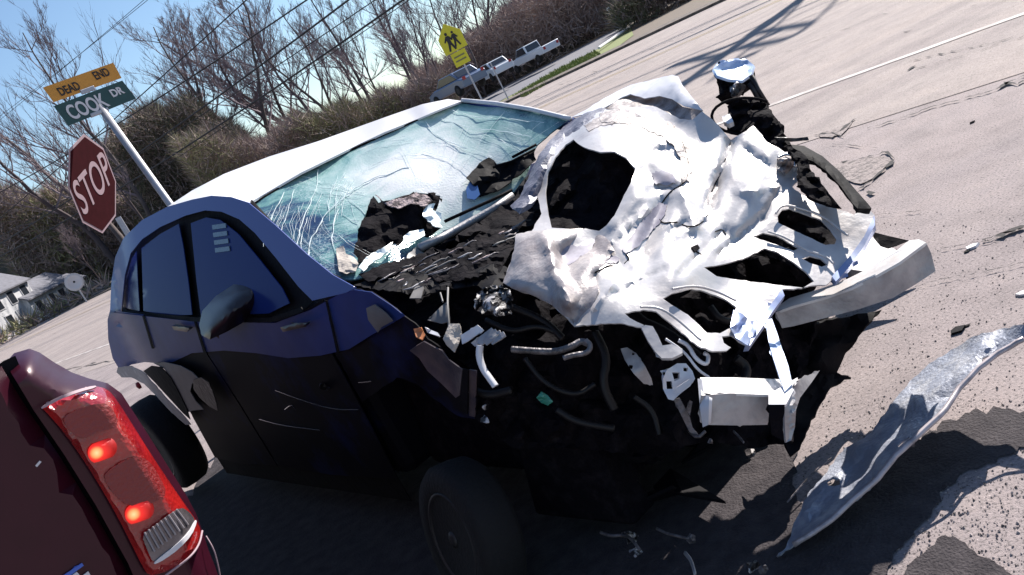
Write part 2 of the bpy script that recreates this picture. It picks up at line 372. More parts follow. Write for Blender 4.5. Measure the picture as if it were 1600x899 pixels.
def chaikin(poly, closed=True, it=1):
    for _ in range(it):
        o = []; n = len(poly)
        if not closed: o.append(poly[0])
        for i in range(n if closed else n - 1):
            a = poly[i]; b = poly[(i + 1) % n]
            o.append((a[0] * .75 + b[0] * .25, a[1] * .75 + b[1] * .25)); o.append((a[0] * .25 + b[0] * .75, a[1] * .25 + b[1] * .75))
        if not closed: o.append(poly[-1])
        poly = o
    return poly
def rbf(ctrl):
    """thin plate through (x, y, depth)"""
    P = np.array([(a / 100, b / 100) for a, b, _ in ctrl]); z = np.array([1.0 / c for _, _, c in ctrl]); n = len(P)
    def K(r): return np.where(r > 1e-9, r * r * np.log(np.maximum(r, 1e-9)), 0)
    if n < 4:
        A = np.c_[P, np.ones(n)]; s = np.linalg.lstsq(A, z, rcond=None)[0]
        return lambda x, y: 1.0 / float(s[0] * x / 100 + s[1] * y / 100 + s[2])
    A = np.zeros((n + 3, n + 3)); A[:n, :n] = K(np.linalg.norm(P[:, None] - P[None], axis=2)) + np.eye(n) * .002
    A[:n, n:] = np.c_[P, np.ones(n)]; A[n:, :n] = A[:n, n:].T
    s = np.linalg.solve(A, np.r_[z, 0, 0, 0])
    def g(x, y):
        p = np.array([x / 100, y / 100]); r = np.linalg.norm(P - p, axis=1)
        return 1.0 / float(s[:n] @ K(r) + s[n] * p[0] + s[n + 1] * p[1] + s[n + 2])
    return g
def sheet(name, outline, place, m, parent, holes=(), step=9, crumple=0.0, cs=6.0, thick=.004, jit=0.0, seed=1, smooth=True, edge=0.0, edge_w=14, creases=(), world_loc=None, round_=0, sharp=24):
    """torn or pressed sheet metal: outline with holes, dense triangulation, own depth relief and real thickness.
    place: ctrl list or f(x,y)->point; edge: how far the rim rolls back (m); creases: (x0,y0,x1,y1,width,amount)"""
    rnd = random.Random(seed)
    if round_: outline = chaikin(outline, True, round_); holes = [chaikin(h, True, round_) for h in holes]
    f = rbf(place) if isinstance(place, (list, tuple)) else None
    rings = [resample(outline, step, jit, rnd)] + [resample(h, step, jit * .7, rnd) for h in holes]
    V2 = []; E = []
    for r in rings:
        b = len(V2); V2 += [Vector(q) for q in r]; E += [(b + i, b + (i + 1) % len(r)) for i in range(len(r))]
    xs = [q[0] for q in outline]; ys = [q[1] for q in outline]
    y = min(ys) + step * .5; row = 0
    while y < max(ys):
        x = min(xs) + (step * .5 if row % 2 else 0)
        while x < max(xs):
            q = (x + rnd.uniform(-.2, .2) * step, y + rnd.uniform(-.2, .2) * step)
            if inside(q, rings[0]) and not any(inside(q, h) for h in rings[1:]) and all(polyd(q, h) > step * .45 for h in rings): V2.append(Vector(q))
            x += step
        y += step * .87; row += 1
    vo, eo, fo, _, _, _ = delaunay_2d_cdt(V2, E, [], 0, 1e-4)
    tri = []
    for t in fo:
        c = (sum(vo[i][0] for i in t) / 3, sum(vo[i][1] for i in t) / 3)
        if inside(c, rings[0]) and not any(inside(c, h) for h in rings[1:]): tri.append(list(t))
    V3 = []
    for q in vo:
        if f: D = f(q[0], q[1]); P = onD(q[0], q[1], D)
        else: P = place(q[0], q[1]); D = depth(P)
        d = 0.0
        if crumple: d += crumple * (ridg(P, cs, seed) * .6 + nz(P, cs * 2.3, seed + 5) * .5 + .25 * nz(P, cs * 5.5, seed + 9))
        if edge:
            e = min(polyd((q[0], q[1]), r) for r in rings); d += edge * max(0, 1 - e / edge_w) ** 1.6
        for (x0, y0, x1, y1, wd, am) in creases:
            e = segd((q[0], q[1]), (x0, y0), (x1, y1)); d += am * math.exp(-(e / wd) ** 2)
        V3.append(onD(q[0], q[1], D + d))
    # face the camera side
    out = []
    for t in tri:
        a, b, c = (V3[i] for i in t); n = (b - a).cross(c - a)
        out.append(tuple(t) if n.dot(EYE - a) > 0 else (t[0], t[2], t[1]))
    o = mk(name, V3, out, m, parent, smooth, True, world_loc)
    me = o.data; cnt = {}
    for p in me.polygons:
        for ek in p.edge_keys: cnt[ek] = cnt.get(ek, 0) + 1
    at = me.attributes.new('sharp_edge', 'BOOLEAN', 'EDGE')
    nrm = {}
    for p in me.polygons:
        for ek in p.edge_keys: nrm.setdefault(ek, []).append(p.normal.copy())
    ca = cos(radians(sharp))
    for e_ in me.edges:
        q = nrm.get(e_.key, []); at.data[e_.index].value = len(q) < 2 or q[0].dot(q[1]) < ca
    sm = o.modifiers.new('thickness', 'SOLIDIFY'); sm.thickness = thick; sm.offset = -1
    return o
def D_of(x, y, X=None, z=None, Y=None):
    if X is not None: return depth(onX(x, y, X))
    if z is not None: return depth(onZ(x, y, z))
    return depth(onY(x, y, Y))
def ribbon(pts, wpx0, name, m, parent, z, rnd, wid=.03):
    """an irregular flat strip on the ground through photo points"""
    P = [onZ(x, y, z) for x, y in resample(pts, 7, 1.3, rnd, False)]
    V = []; Fc = []
    for i, p in enumerate(P):
        d = (P[min(i + 1, len(P) - 1)] - P[max(i - 1, 0)]).normalized(); s = Vector((-d.y, d.x, 0)); w_ = wid * .7 * (rnd.uniform(.05, 1.2) if rnd.random() < .8 else .02)
        V += [p + s * w_ * .5, p - s * w_ * .5]
        if i: b = 2 * i; Fc.append((b - 2, b - 1, b + 1, b))
    return V, Fc

# ------------------------------------------------------------------ the ground
RD = Vector((-.7, .714, 0)).normalized(); RN = Vector((.714, .7, 0)).normalized()     # along and across the road
def rd(t, n, z=0): return RD * t + RN * n + Vector((0, 0, z))
def quad(name, a, b, c, d, m, kind='structure', z=None):
    o = mk(name, [a, b, c, d], [(0, 1, 2, 3)], m); o['kind'] = kind; return o
quad('ground', Vector((-1500, -600, -.02)), Vector((1500, -600, -.02)), Vector((1500, 1800, -.02)), Vector((-1500, 1800, -.02)), 'soil')
quad('parking_lot', rd(-60, -30, 0), rd(60, -30, 0), rd(60, 6.9, 0), rd(-60, 6.9, 0), 'lot')
NFAR = 30.2
quad('road', rd(-300, 6.6, .004), rd(500, 6.6, .004), rd(500, NFAR, .004), rd(-300, NFAR, .004), 'road')
def lines():
    def strip(name, n, wd, m, t0=-80, t1=300):
        quad(name, rd(t0, n, .009), rd(t1, n, .009), rd(t1, n + wd, .009), rd(t0, n + wd, .009), m)
    n0 = onZ(1400, 95).dot(RN)
    strip('road_edge_line', n0 - .05, .11, 'paintline')
    n1 = onZ(1100, 55).dot(RN)
    strip('road_centre_line', n1, .12, 'yellow')
    strip('road_centre_line', n1 + .3, .12, 'yellow')
lines()
# kerb-like earth verge, grass, driveway
mb = MB(); mb.prism([rd(-300, NFAR, -.02), rd(500, NFAR, -.02), rd(500, NFAR + 1.6, -.02), rd(-300, NFAR + 1.6, -.02)], Vector((0, 0, .12)))
tag(mb.build('verge', 'verge'), kind='structure')
mb = MB()
poly = [onZ(*q, .004) for q in [(700, 183), (800, 128), (880, 88), (960, 46), (990, 40), (930, 79), (862, 113), (812, 142), (740, 180)]]
o = mk('driveway', poly, [tuple(range(len(poly)))], 'drive'); o['kind'] = 'structure'
poly = [onZ(*q, .0) for q in [(740, 182), (812, 142), (862, 113), (930, 79), (985, 43), (990, 55), (940, 92), (880, 124), (815, 158), (740, 190)]]
o = mk('grass_strip_ground', poly, [tuple(range(len(poly)))], 'grass'); o.name = 'grass_strip'; o['kind'] = 'structure'
rnd = random.Random(4)
V = []; Fc = []
gp = [(800, 152), (862, 114), (930, 80), (938, 86), (880, 118), (820, 152)]
for i in range(2600):
    while True:
        q = (rnd.uniform(800, 938), rnd.uniform(80, 152))
        if inside(q, gp): break
    p = onZ(*q); a = rnd.uniform(0, 6.28); h = rnd.uniform(.05, .16); b = len(V)
    V += [p + Vector((cos(a) * .04, sin(a) * .04, 0)), p - Vector((cos(a) * .04, sin(a) * .04, 0)), p + Vector((rnd.uniform(-.05, .05), rnd.uniform(-.05, .05), h))]; Fc.append((b, b + 1, b + 2))
tag(mk('grass', V, Fc, 'grass'), 'short spring grass on the strip beside the far driveway', 'grass', kind='stuff')

# cracks, broken patches, painted shade, damp: thin flat marks just above the sheet they lie on
V = []; Fc = []
def crack(pts, wid, z=.013):
    a, b = ribbon(pts, 0, '', None, None, z, rnd, wid); k = len(V); V.extend(a); Fc.extend([tuple(i + k for i in f) for f in b])
crack([(1600, 52), (1560, 64), (1500, 78), (1460, 86), (1420, 96)], .022)
crack([(1355, 200), (1400, 187), (1440, 172), (1480, 160), (1520, 150), (1560, 138)], .032)
crack([(1560, 138), (1575, 128), (1600, 118)], .10)
crack([(1568, 128), (1590, 132), (1600, 126)], .05)
crack([(1202, 92), (1230, 80), (1280, 62), (1340, 38), (1400, 15)], .02)
crack([(1412, 50), (1426, 46)], .03); crack([(1516, 10), (1536, 4)], .05)
crack([(1418, 110), (1428, 103)], .05); crack([(1430, 107), (1510, 85), (1600, 56)], .018)
crack([(830, 155), (900, 128), (980, 103), (1020, 84)], .02, .013)
crack([(860, 138), (940, 108), (1060, 60), (1180, 12)], .03, .013)
crack([(1300, 215), (1318, 200), (1335, 186)], .05)
crack([(1270, 210), (1300, 207), (1320, 214)], .03)
crack([(1300, 254), (1340, 249), (1365, 243), (1385, 237)], .05)
crack([(1385, 237), (1398, 248), (1385, 262), (1372, 272), (1355, 286), (1345, 294)], .06)
crack([(1300, 225), (1330, 227), (1372, 231)], .015)
crack([(1355, 299), (1364, 303)], .05); crack([(1365, 335), (1400, 333), (1440, 330)], .012)
crack([(1535, 375), (1560, 366), (1580, 362), (1600, 356)], .022)
crack([(1560, 370), (1575, 362), (1600, 354)], .07)
crack([(1470, 388), (1500, 383), (1560, 372)], .01)
crack([(1430, 448), (1470, 436), (1540, 424), (1600, 410)], .012)
crack([(95, 580), (130, 572), (185, 562)], .05); crack([(118, 578), (150, 566)], .07)
crack([(0, 628), (40, 600)], .03); crack([(40, 540), (120, 505), (168, 490)], .025)
o = mk('pavement_cracks', V, Fc, 'crack'); tag(o, 'dark jagged cracks running through the pale sunlit asphalt', 'cracks', kind='stuff')
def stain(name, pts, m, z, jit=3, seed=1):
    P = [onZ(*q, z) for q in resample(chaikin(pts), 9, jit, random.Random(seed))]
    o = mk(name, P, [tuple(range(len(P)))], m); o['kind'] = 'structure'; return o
stain('broken_asphalt_patch', [(1300, 256), (1340, 250), (1370, 243), (1396, 247), (1385, 262), (1350, 288), (1330, 285), (1310, 272)], 'patch', .010, 2, 3)
stain('worn_asphalt_patch', [(1272, 214), (1300, 202), (1322, 195), (1335, 186), (1326, 200), (1310, 215)], 'patch', .010, 2, 4)
stain('oil_stain', [(1180, 560), (1235, 620), (1250, 690), (1235, 760), (1270, 800), (1330, 770), (1400, 712), (1470, 660), (1530, 640), (1600, 640), (1640, 660), (1600, 700), (1560, 715), (1490, 745), (1455, 800), (1400, 860), (1350, 960), (1320, 1060), (600, 1300), (300, 1000), (270, 780), (420, 640), (900, 480)], 'oil', .006, 6, 5)  # dark sheet spread over the cast shadow, shade put into the colour
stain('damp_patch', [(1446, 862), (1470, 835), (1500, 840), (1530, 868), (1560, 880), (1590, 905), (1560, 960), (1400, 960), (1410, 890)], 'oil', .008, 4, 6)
# loose grit
V = []; Fc = []
for i in range(4500):
    if i % 3: q = (rnd.uniform(1180, 1640), rnd.uniform(330, 930))
    else: q = (rnd.uniform(1350, 1640), rnd.uniform(620, 930))
    p = onZ(*q); s = rnd.choice((.0015, .002, .002, .003, .004)) * rnd.uniform(.7, 1.5); b = len(V); a = rnd.uniform(0, 6)
    for k in range(3): V.append(p + Vector((cos(a + k * 2.1) * s * rnd.uniform(.7, 1.3), sin(a + k * 2.1) * s, .0015)))
    V.append(p + Vector((0, 0, s * 1.1))); Fc += [(b, b + 1, b + 3), (b + 1, b + 2, b + 3), (b + 2, b, b + 3)]
gm = mat('grit', (.40, .34, .32), .8, col2=(.08, .07, .07), vs=30, thresh=(.48, .55))
tag(mk('grit', V, Fc, gm), 'loose grit and fine gravel scattered over the sunlit asphalt', 'gravel', kind='stuff')
for i, (x, y, s, mm, lb) in enumerate([(1497, 518, .022, 'black', 'black lump of debris above the bent panel'), (1512, 510, .010, 'black', 'small dark chip just right of the black lump'), (1521, 387, .022, 'signwhite', 'white chip of broken trim on the asphalt right of the bumper beam'),
                                       (1511, 394, .012, 'black', 'dark chip just left of the white trim chip'), (1520, 192, .016, 'soot', 'small dark stone on the pale lot by the long crack'), (1598, 461, .02, 'signwhite', 'white fragment at the right edge of the lot')]):
    mb = MB(); p = onZ(x, y); r_ = random.Random(i)
    mb.add([p + Vector((cos(a) * s * r_.uniform(.7, 1.6), sin(a) * s * r_.uniform(.6, 1.2), z_)) for z_ in (0.001, s * .5) for a in (0, 1.2, 2.4, 3.5, 4.8)],
           [(4, 3, 2, 1, 0), (5, 6, 7, 8, 9)] + [(k, (k + 1) % 5, 5 + (k + 1) % 5, 5 + k) for k in range(5)])
    tag(mb.build('debris_fragment', mm, loc=p), lb, 'debris', 'fragments on the asphalt')

# ------------------------------------------------------------------ hills behind
def hill(name, pts, m, back=120):
    """pts: (px, py_top, distance): crest line; the slope comes down towards the viewer"""
    P = []
    for i in range(len(pts) - 1):
        for k in range(8):
            t = k / 8; P.append([pts[i][j] * (1 - t) + pts[i + 1][j] * t for j in range(3)])
    P.append(list(pts[-1])); V = []; Fc = []
    for (x, y, D) in P:
        c = onD(x, y, D); c.z += 1.2 * nz(c, .08, 3) + .7 * nz(c, .3, 2)
        dirh = Vector((c.x, c.y, 0)).normalized()
        for k in range(9):
            t = k / 8; q = Vector((c.x, c.y, 0)) - dirh * (1 - t) * min(25, D * .28); q.z = -.5 + (c.z + .5) * (t ** .7)
            if 0 < k < 8: q.z += .5 * nz(q, .5, 7)
            V.append(q)
        V.append(Vector((c.x, c.y, 0)) + dirh * back + Vector((0, 0, c.z * .8)))
    n = 10
    for i in range(len(P) - 1):
        for k in range(n - 1): a = i * n + k; Fc.append((a, a + n, a + n + 1, a + 1))
    o = mk(name, V, Fc, m, None, True); o['kind'] = 'structure'; return o
hill('hill', [(-400, 480, 190), (-100, 335, 180), (0, 312, 170), (60, 318, 160), (120, 308, 150), (160, 250, 140), (210, 228, 130), (270, 200, 125), (330, 190, 120), (400, 235, 110), (450, 205, 100), (520, 180, 100), (600, 160, 98), (680, 120, 95), (760, 62, 92), (840, 10, 95), (950, -50, 100), (1100, -130, 110), (1300, -250, 120)], 'hill')

# ------------------------------------------------------------------ thickets (uncountable brush)
def thicket(label, zone, n, mats, hmax, D0, D1, seed, blade=.035, name='thicket'):
    """zone: list of (px, py_top): band from the ground up to that line, spread between distances D0..D1"""
    R = np.random.default_rng(seed); xs = [z[0] for z in zone]; ys = [z[1] for z in zone]
    X = R.uniform(xs[0], xs[-1], n); T = np.interp(X, xs, ys) + R.normal(0, 4, n) + 7 * np.sin(X * .09 + seed) + 5 * np.sin(X * .23)
    Dd = R.uniform(D0, D1, n)
    # photo direction at the top of the band, then a random height below it
    dx, dy = X - 800, T - 449.5
    u = dx * cos(ROLL) - dy * sin(ROLL); v = dx * sin(ROLL) + dy * cos(ROLL)
    F_ = np.array(cF); R_ = np.array(cR); U_ = np.array(cU)
    d = (F_[None] * FPX + u[:, None] * R_ - v[:, None] * U_) / FPX
    P = np.array(EYE)[None] + d * Dd[:, None]; top = np.maximum(P[:, 2], .8)
    P[:, 2] = top * (R.uniform(0, 1, n) ** .55) - .15
    ln = R.uniform(.35, 1.5, n) * (D0 / 60); dirv = R.normal(0, .55, (n, 3)); dirv[:, 2] = np.abs(R.normal(.5, .5, n)); dirv /= np.linalg.norm(dirv, axis=1)[:, None]
    side = np.cross(dirv, R.normal(0, 1, (n, 3))); side /= np.linalg.norm(side, axis=1)[:, None] + 1e-9
    wd = R.uniform(.5, 1.6, n) * blade * (D0 / 60)
    A = P - side * wd[:, None]; B = P + side * wd[:, None]; Ct = P + dirv * ln[:, None]
    me = bpy.data.meshes.new(name); V = np.stack([A, B, Ct], 1).reshape(-1, 3)
    me.vertices.add(3 * n); me.vertices.foreach_set('co', V.ravel().astype('f')); me.loops.add(3 * n); me.loops.foreach_set('vertex_index', np.arange(3 * n))
    me.polygons.add(n); me.polygons.foreach_set('loop_start', np.arange(0, 3 * n, 3))
    for k in mats: me.materials.append(M[k])
    clump = (np.sin(P[:, 0] * .55 + seed) + np.sin(P[:, 1] * .4) + R.normal(0, .6, n))
    idx = np.clip(((clump + 2.2) / 4.4 * len(mats)).astype(int), 0, len(mats) - 1)
    me.polygons.foreach_set('material_index', idx); me.update(calc_edges=True); me.validate()
    o = bpy.data.objects.new(name, me); COL.objects.link(o); return tag(o, label, 'brush', kind='stuff')
thicket('brown and olive brush massed behind the car roof', [(270, 215), (330, 215), (400, 232), (440, 195), (500, 180), (560, 165), (620, 150), (660, 132), (705, 118)], 110000, ['brushbrown', 'brushgreen', 'brushdark', 'brushbrown'], 4, 60, 80, 1, .022)
thicket('dull brown undergrowth between the tree trunks at top centre', [(640, 128), (700, 96), (760, 40), (840, -10), (900, -50), (1000, -90), (1120, -140)], 110000, ['brushbrown', 'brushdark', 'brushbrown', 'brushbrown'], 5, 66, 90, 2, .022)
thicket('dark evergreen brush right behind the leaning sign post', [(160, 240), (190, 195), (230, 178), (290, 165), (340, 190), (380, 225)], 90000, ['needle', 'brushdark', 'needle', 'brushbrown', 'needle'], 6, 80, 105, 3, .026)
thicket('grey brown scrub on the hillside at the left edge', [(-40, 325), (0, 305), (60, 312), (110, 300), (170, 310), (230, 300)], 90000, ['brushdark', 'brushbrown', 'brushgreen', 'brushbrown'], 8, 118, 150, 4, .03)
thicket('dark hedge shaded beside the driveway at top right', [(955, 15), (1000, -20), (1080, -60), (1160, -90)], 14000, ['brushdark', 'needle', 'brushdark'], 4, 48, 56, 5)

# ------------------------------------------------------------------ bare trees
def tree_parts(seed, h, spread=.5, up0=.9, up1=2.2, wob=.10, r0=None, lean=(0, 0), dens=1.0, fork=False):
    r_ = random.Random(seed); T = MB(); C_ = MB(); r0 = r0 or h * .013
    pts = []; p = Vector((0, 0, -.3)); d = Vector((lean[0], lean[1], 1)).normalized()
    n = 12
    for i in range(n + 1):
        pts.append(p.copy()); d = (d + Vector((r_.uniform(-wob, wob), r_.uniform(-wob, wob), .06))).normalized(); p = p + d * h / n
    T.tube(pts, [r0 * (1 - .88 * i / n) + .01 for i in range(n + 1)], 7)
    def branch(p, d, ln, r, lv):
        k = 4 if lv < 2 else 3; q = [p.copy()]; dd = d.copy()
        for i in range(k):
            dd = (dd + Vector((r_.uniform(-.22, .22), r_.uniform(-.22, .22), r_.uniform(-.02, .20)))).normalized(); p = p + dd * ln / k; q.append(p.copy())
        C_.tube(q, [r * (1 - .75 * i / k) for i in range(k + 1)], 4 if lv < 2 else 3, cap=False)
        if lv >= 3: return
        m = int({0: 7, 1: 5, 2: 5}[lv] * dens + .5)
        for j in range(m):
            t = r_.uniform(.2, 1); i = min(int(t * k), k - 1); a = q[i].lerp(q[i + 1], t * k - i)
            ax_ = Vector((r_.gauss(0, 1), r_.gauss(0, 1), r_.gauss(.4, .6))).normalized(); nd = (dd * .95 + ax_ * .62).normalized()
            branch(a, nd, ln * r_.uniform(.38, .6), max(r * .48, .008), lv + 1)
    nl = int(15 * dens)
    for i in range(nl):
        t = .28 + .70 * (i + r_.random()) / nl; k = min(int(t * n), n - 1); a = pts[k].lerp(pts[k + 1], t * n - k)
        an = r_.uniform(0, 6.28); up = r_.uniform(up0, up1); nd = Vector((cos(an), sin(an), up)).normalized()
        branch(a, nd, h * spread * (1.1 - t) * r_.uniform(.6, 1.1) + h * .06, r0 * (1 - .85 * t) * .55 + .008, 0)
    return T, C_
TREES = []
for i, (hh, sp, dn, u0, u1, wb) in enumerate([(14, .34, .85, .5, 1.6, .10), (12, .55, .9, .2, 1.2, .22), (17, .24, .8, .8, 2.4, .06), (11, .45, .75, .3, 1.1, .28), (9, .6, .9, .9, 2.2, .12), (15, .30, .75, .4, 1.4, .16), (13, .42, .9, .6, 1.8, .2), (10, .5, .8, .0, .9, .2)]):
    T, C_ = tree_parts(10 + i, hh, sp, u0, u1, wb, dens=dn)
    mt = bpy.data.meshes.new('trunk'); mt.from_pydata([tuple(v) for v in T.V], [], T.F); mt.materials.append(M['bark' if i % 2 else 'barkdark'])
    mc = bpy.data.meshes.new('crown'); mc.from_pydata([tuple(v) for v in C_.V], [], C_.F); mc.materials.append(M['twig'])
    mt.polygons.foreach_set('use_smooth', [True] * len(mt.polygons))
    TREES.append((hh, mt, mc))
def put_tree(x, y, D, kind, label, rz=0, tilt=(0, 0), group='bare trees beyond the road', wide=1.0, trunk_mat=None):
    top = onD(x, y, D); hh, mt, mc = TREES[kind]; s = max(top.z, 3) / hh
    o = empty('bare_tree', (top.x - tilt[0], top.y - tilt[1], 0), label, 'tree', group, rz)
    o.scale = (s * wide, s * wide, s)
    q = Vector((tilt[0], tilt[1], top.z)); o.rotation_mode = 'QUATERNION'
    o.rotation_quaternion = Vector((0, 0, 1)).rotation_difference(q) @ Matrix.Rotation(rz, 3, 'Z').to_quaternion()
    a = bpy.data.objects.new('trunk', mt); link(a, o); b = bpy.data.objects.new('crown', mc); link(b, o); return o
TL = [
 (40, 25, 75, 1, 'spindly bare tree whose tip stands alone in open sky above the amber sign', 1.0, (0, 0), .8),
 (15, 140, 80, 3, 'bare tree at the left edge with long drooping limbs over the houses', .3, (0, 0), 1.3),
 (95, 165, 70, 2, 'dark trunk rising behind the red stop sign', 2.0, (-1, 0), .7),
 (205, 55, 100, 4, 'wide feathery bare tree right of the amber sign', .2, (0, 0), 1.1),
 (250, 20, 98, 1, 'fan shaped bare tree crossed by the topmost wire', 1.2, (0, 0), 1.0),
 (290, -30, 85, 0, 'tall straight bare tree with a thick dark trunk above the sign post', 2.2, (0, 0), .9),
 (345, 20, 105, 4, 'hazy bare tree with a broad low crown left of the roof', 3.2, (0, 0), 1.0),
 (370, -30, 112, 2, 'slender pale bare tree between two wires', 4.2, (0, 0), 1.2),
 (415, 10, 84, 3, 'bare tree with a forked crown over the front of the roof', 5.0, (0, 0), 1.0),
 (440, -10, 80, 0, 'long thin bare tree crossing three wires', .9, (0, 0), .8),
 (478, -30, 88, 2, 'second long thin bare tree just right of the one crossing three wires', 1.7, (0, 0), 1.0),
 (520, 20, 78, 1, 'curving bare tree in the middle of the upper wood', 2.9, (0, 0), .8),
 (545, -60, 66, 0, 'thickest dark trunk in the wood, where the wires leave the frame', 2.0, (0, 0), .9),
 (600, 0, 84, 3, 'pale bare tree just right of the thickest trunk', 3.8, (0, 0), 1.0),
 (635, -40, 90, 1, 'bare tree with dense twigs left of the yellow sign', 4.4, (0, 0), 1.0),
 (660, -80, 78, 2, 'straight bare tree rising directly behind the yellow sign', .1, (0, 0), 1.1),
 (700, -60, 82, 3, 'leaning bare tree close right of the yellow sign', 1.1, (0, 0), 1.0),
 (740, -90, 76, 0, 'dark bare tree above the parked white car', 2.6, (0, 0), 1.0),
 (780, -80, 84, 4, 'bushy bare tree above the parked white pickup', 3.3, (0, 0), 1.1),
 (820, -140, 80, 1, 'bare tree at the top edge left of the driveway end', 4.6, (0, 0), 1.0),
 (870, -160, 88, 2, 'bare tree at the top edge over the end of the driveway', 5.6, (0, 0), 1.2),
 (930, -190, 92, 3, 'bare tree at the top edge right of the driveway end', .7, (0, 0), 1.2),
 (105, 355, 110, 4, 'small pale bare tree beside the round white dish', 1.9, (0, 0), .8),
 (60, 330, 120, 3, 'low bare tree on the slope above the white houses', 2.7, (0, 0), 1.2),
 (228, 40, 108, 2, 'faint upright bare tree behind the feathery one right of the amber sign', 3.9, (0, 0), 1.2),
 (318, 0, 100, 3, 'faint bare tree between the tall straight one and the hazy low crown', 5.3, (0, 0), 1.2),
 (395, 30, 110, 1, 'faint bare tree left of the forked crown', .4, (0, 0), 1.2),
 (500, 0, 104, 4, 'faint bare tree behind the two long thin ones', 2.4, (0, 0), 1.3),
 (575, -20, 100, 2, 'faint bare tree close right of the thickest trunk, behind the pale one', 4.9, (0, 0), 1.2),
 (615, 20, 106, 1, 'faint bare tree left of the dense twigged one', 1.4, (0, 0), 1.3),
 (800, -60, 100, 3, 'faint bare tree behind the bushy one above the white pickup', 2.2, (0, 0), 1.3),
 (588, 10, 62, 2, 'thin straight dark tree just right of the thickest trunk', .6, (0, 0), .7),
 (628, 5, 64, 2, 'thin straight tree nearest the left side of the yellow sign', 2.6, (0, 0), .7),
 (668, -30, 63, 0, 'straight tree whose trunk passes just above the yellow sign', 3.6, (0, 0), .8),
 (725, -40, 66, 2, 'thin straight tree right of the yellow sign above the blue grey car', 1.6, (0, 0), .7),
 (762, -60, 68, 2, 'thin straight tree above the gap between the parked cars', 5.0, (0, 0), .7),
 (805, -80, 70, 0, 'thin straight tree directly above the white pickup', 4.1, (0, 0), .7),
 (850, -100, 72, 2, 'thin straight tree near the top edge over the driveway bend', .2, (0, 0), .8),
 (468, 40, 64, 2, 'thin straight tree in front of the two long thin ones', 3.1, (0, 0), .6),
 (0, 60, 105, 2, 'faint bare tree cut by the left edge high above the white houses', 3.0, (0, 0), 1.1),
]
for i_, (x, y, D, k, lb, rz, tl, wd) in enumerate(TL): put_tree(x, y, D, k if i_ % 2 == 0 else (k + 3) % 8, lb, rz, tl, wide=wd)
def pine(x, y, D, seed, label):
    top = onD(x, y, D); h = top.z; r_ = random.Random(seed); o = empty('pine_tree', (top.x, top.y, 0), label, 'tree', 'dark evergreens')
    T = MB(); T.tube([(0, 0, -.2), (0, 0, h * .5), (0, 0, h)], [h * .022, h * .014, .02], 6); T.build('trunk', 'barkdark', o, world=False)
    V = []; Fc = []
    for i in range(9000):
        z = h * (r_.random() ** .8) * .95 + h * .04; rr = (h - z) * .30 * (.5 + .5 * abs(math.sin(z * 3.1))) * math.sqrt(r_.random()) + .05; a = r_.uniform(0, 6.28)
        p = Vector((cos(a) * rr, sin(a) * rr, z - rr * .25)); d = Vector((cos(a), sin(a), r_.uniform(-.5, .3))) * r_.uniform(.25, .7); s = Vector((-sin(a), cos(a), r_.uniform(-.6, .6))) * .07
        b = len(V); V += [p - s, p + s, p + d]; Fc.append((b, b + 1, b + 2))
    mk('crown', V, Fc, 'needle', o, world=False)
pine(175, 195, 92, 1, 'dark evergreen directly right of the stop sign'); pine(212, 185, 88, 2, 'dark evergreen beneath the green street sign'); pine(255, 200, 96, 3, 'dark evergreen touching the leaning sign post')
pine(745, 55, 78, 4, 'dark evergreen above the parked blue grey car')

# ------------------------------------------------------------------ overhead wires and the pole that throws the shadow
WN = 33.0
def wire(p0, p1, sag, r, label, grp='overhead wires along the road'):
    def onw(q):
        d = ray(*q); return EYE + d * ((WN - EYE.dot(RN)) / d.dot(RN))
    a = onw(p0); b = onw(p1)
    ta, tb = a.dot(RD), b.dot(RD); k = (b.z - a.z) / (tb - ta)
    t0, t1 = -14, 150; pts = []
    for i in range(40):
        t = t0 + (t1 - t0) * i / 39; u_ = (t - ta) / (tb - ta)
        z = a.z + k * (t - ta) + sag * ((t - ta) * (t - tb)) / 1000
        pts.append(RD * t + RN * WN + Vector((0, 0, z)))
    mb = MB(); mb.tube(pts, r, 5); return tag(mb.build('power_line', 'wire', smooth=True), label, 'wire', grp)
wire((400, 54), (190, 190), .5, .045, 'topmost thick wire crossing the open sky down to the green street sign')
wire((545, 0), (400, 108), .4, .055, 'second thick wire from the top, meeting the thickest trunk')
wire((560, 18), (400, 125), .4, .028, 'thin wire just under the second thick one')
wire((630, 0), (400, 158), .5, .055, 'lowest thick wire, passing over the front of the roof')
wire((300, 232), (400, 165), .3, .022, 'thin wire just below the lowest thick one')
wire((190, 30), (95, 110), .3, .018, 'faint hair thin wire in the open sky above the amber sign')
wire((225, 5), (125, 85), .3, .018, 'second faint hair thin wire in the open sky')
wire((37, 310), (118, 240), .2, .04, 'wire running down across the hillside left of the stop sign')
def caster(x, y):
    """point above the far verge line whose sun shadow falls on the road at photo point x, y"""
    g_ = onZ(x, y, .004); hz = Vector((SUNV.x, SUNV.y, 0)).normalized()
    k = (WN - g_.dot(RN)) / hz.dot(RN); return g_ + hz * k + Vector((0, 0, k * math.tan(SUN_EL)))
cb_ = caster(1160, 65); pb = Vector((cb_.x, cb_.y, 0))
pole = empty('utility_pole', pb, 'wooden utility pole with crossarms beyond the far edge of the road', 'utility pole')
mb = MB(); mb.tube([pb, pb + Vector((0, 0, 15.6))], [.26, .20], 10); mb.build('post', 'wood', pole)
for z_, w_ in ((15.0, 2.6), (13.9, 2.2)):
    mb = MB(); mb.box(pb + Vector((0, 0, z_)), .14, w_, .14, RN, RD); mb.build('crossarm', 'wood', pole)
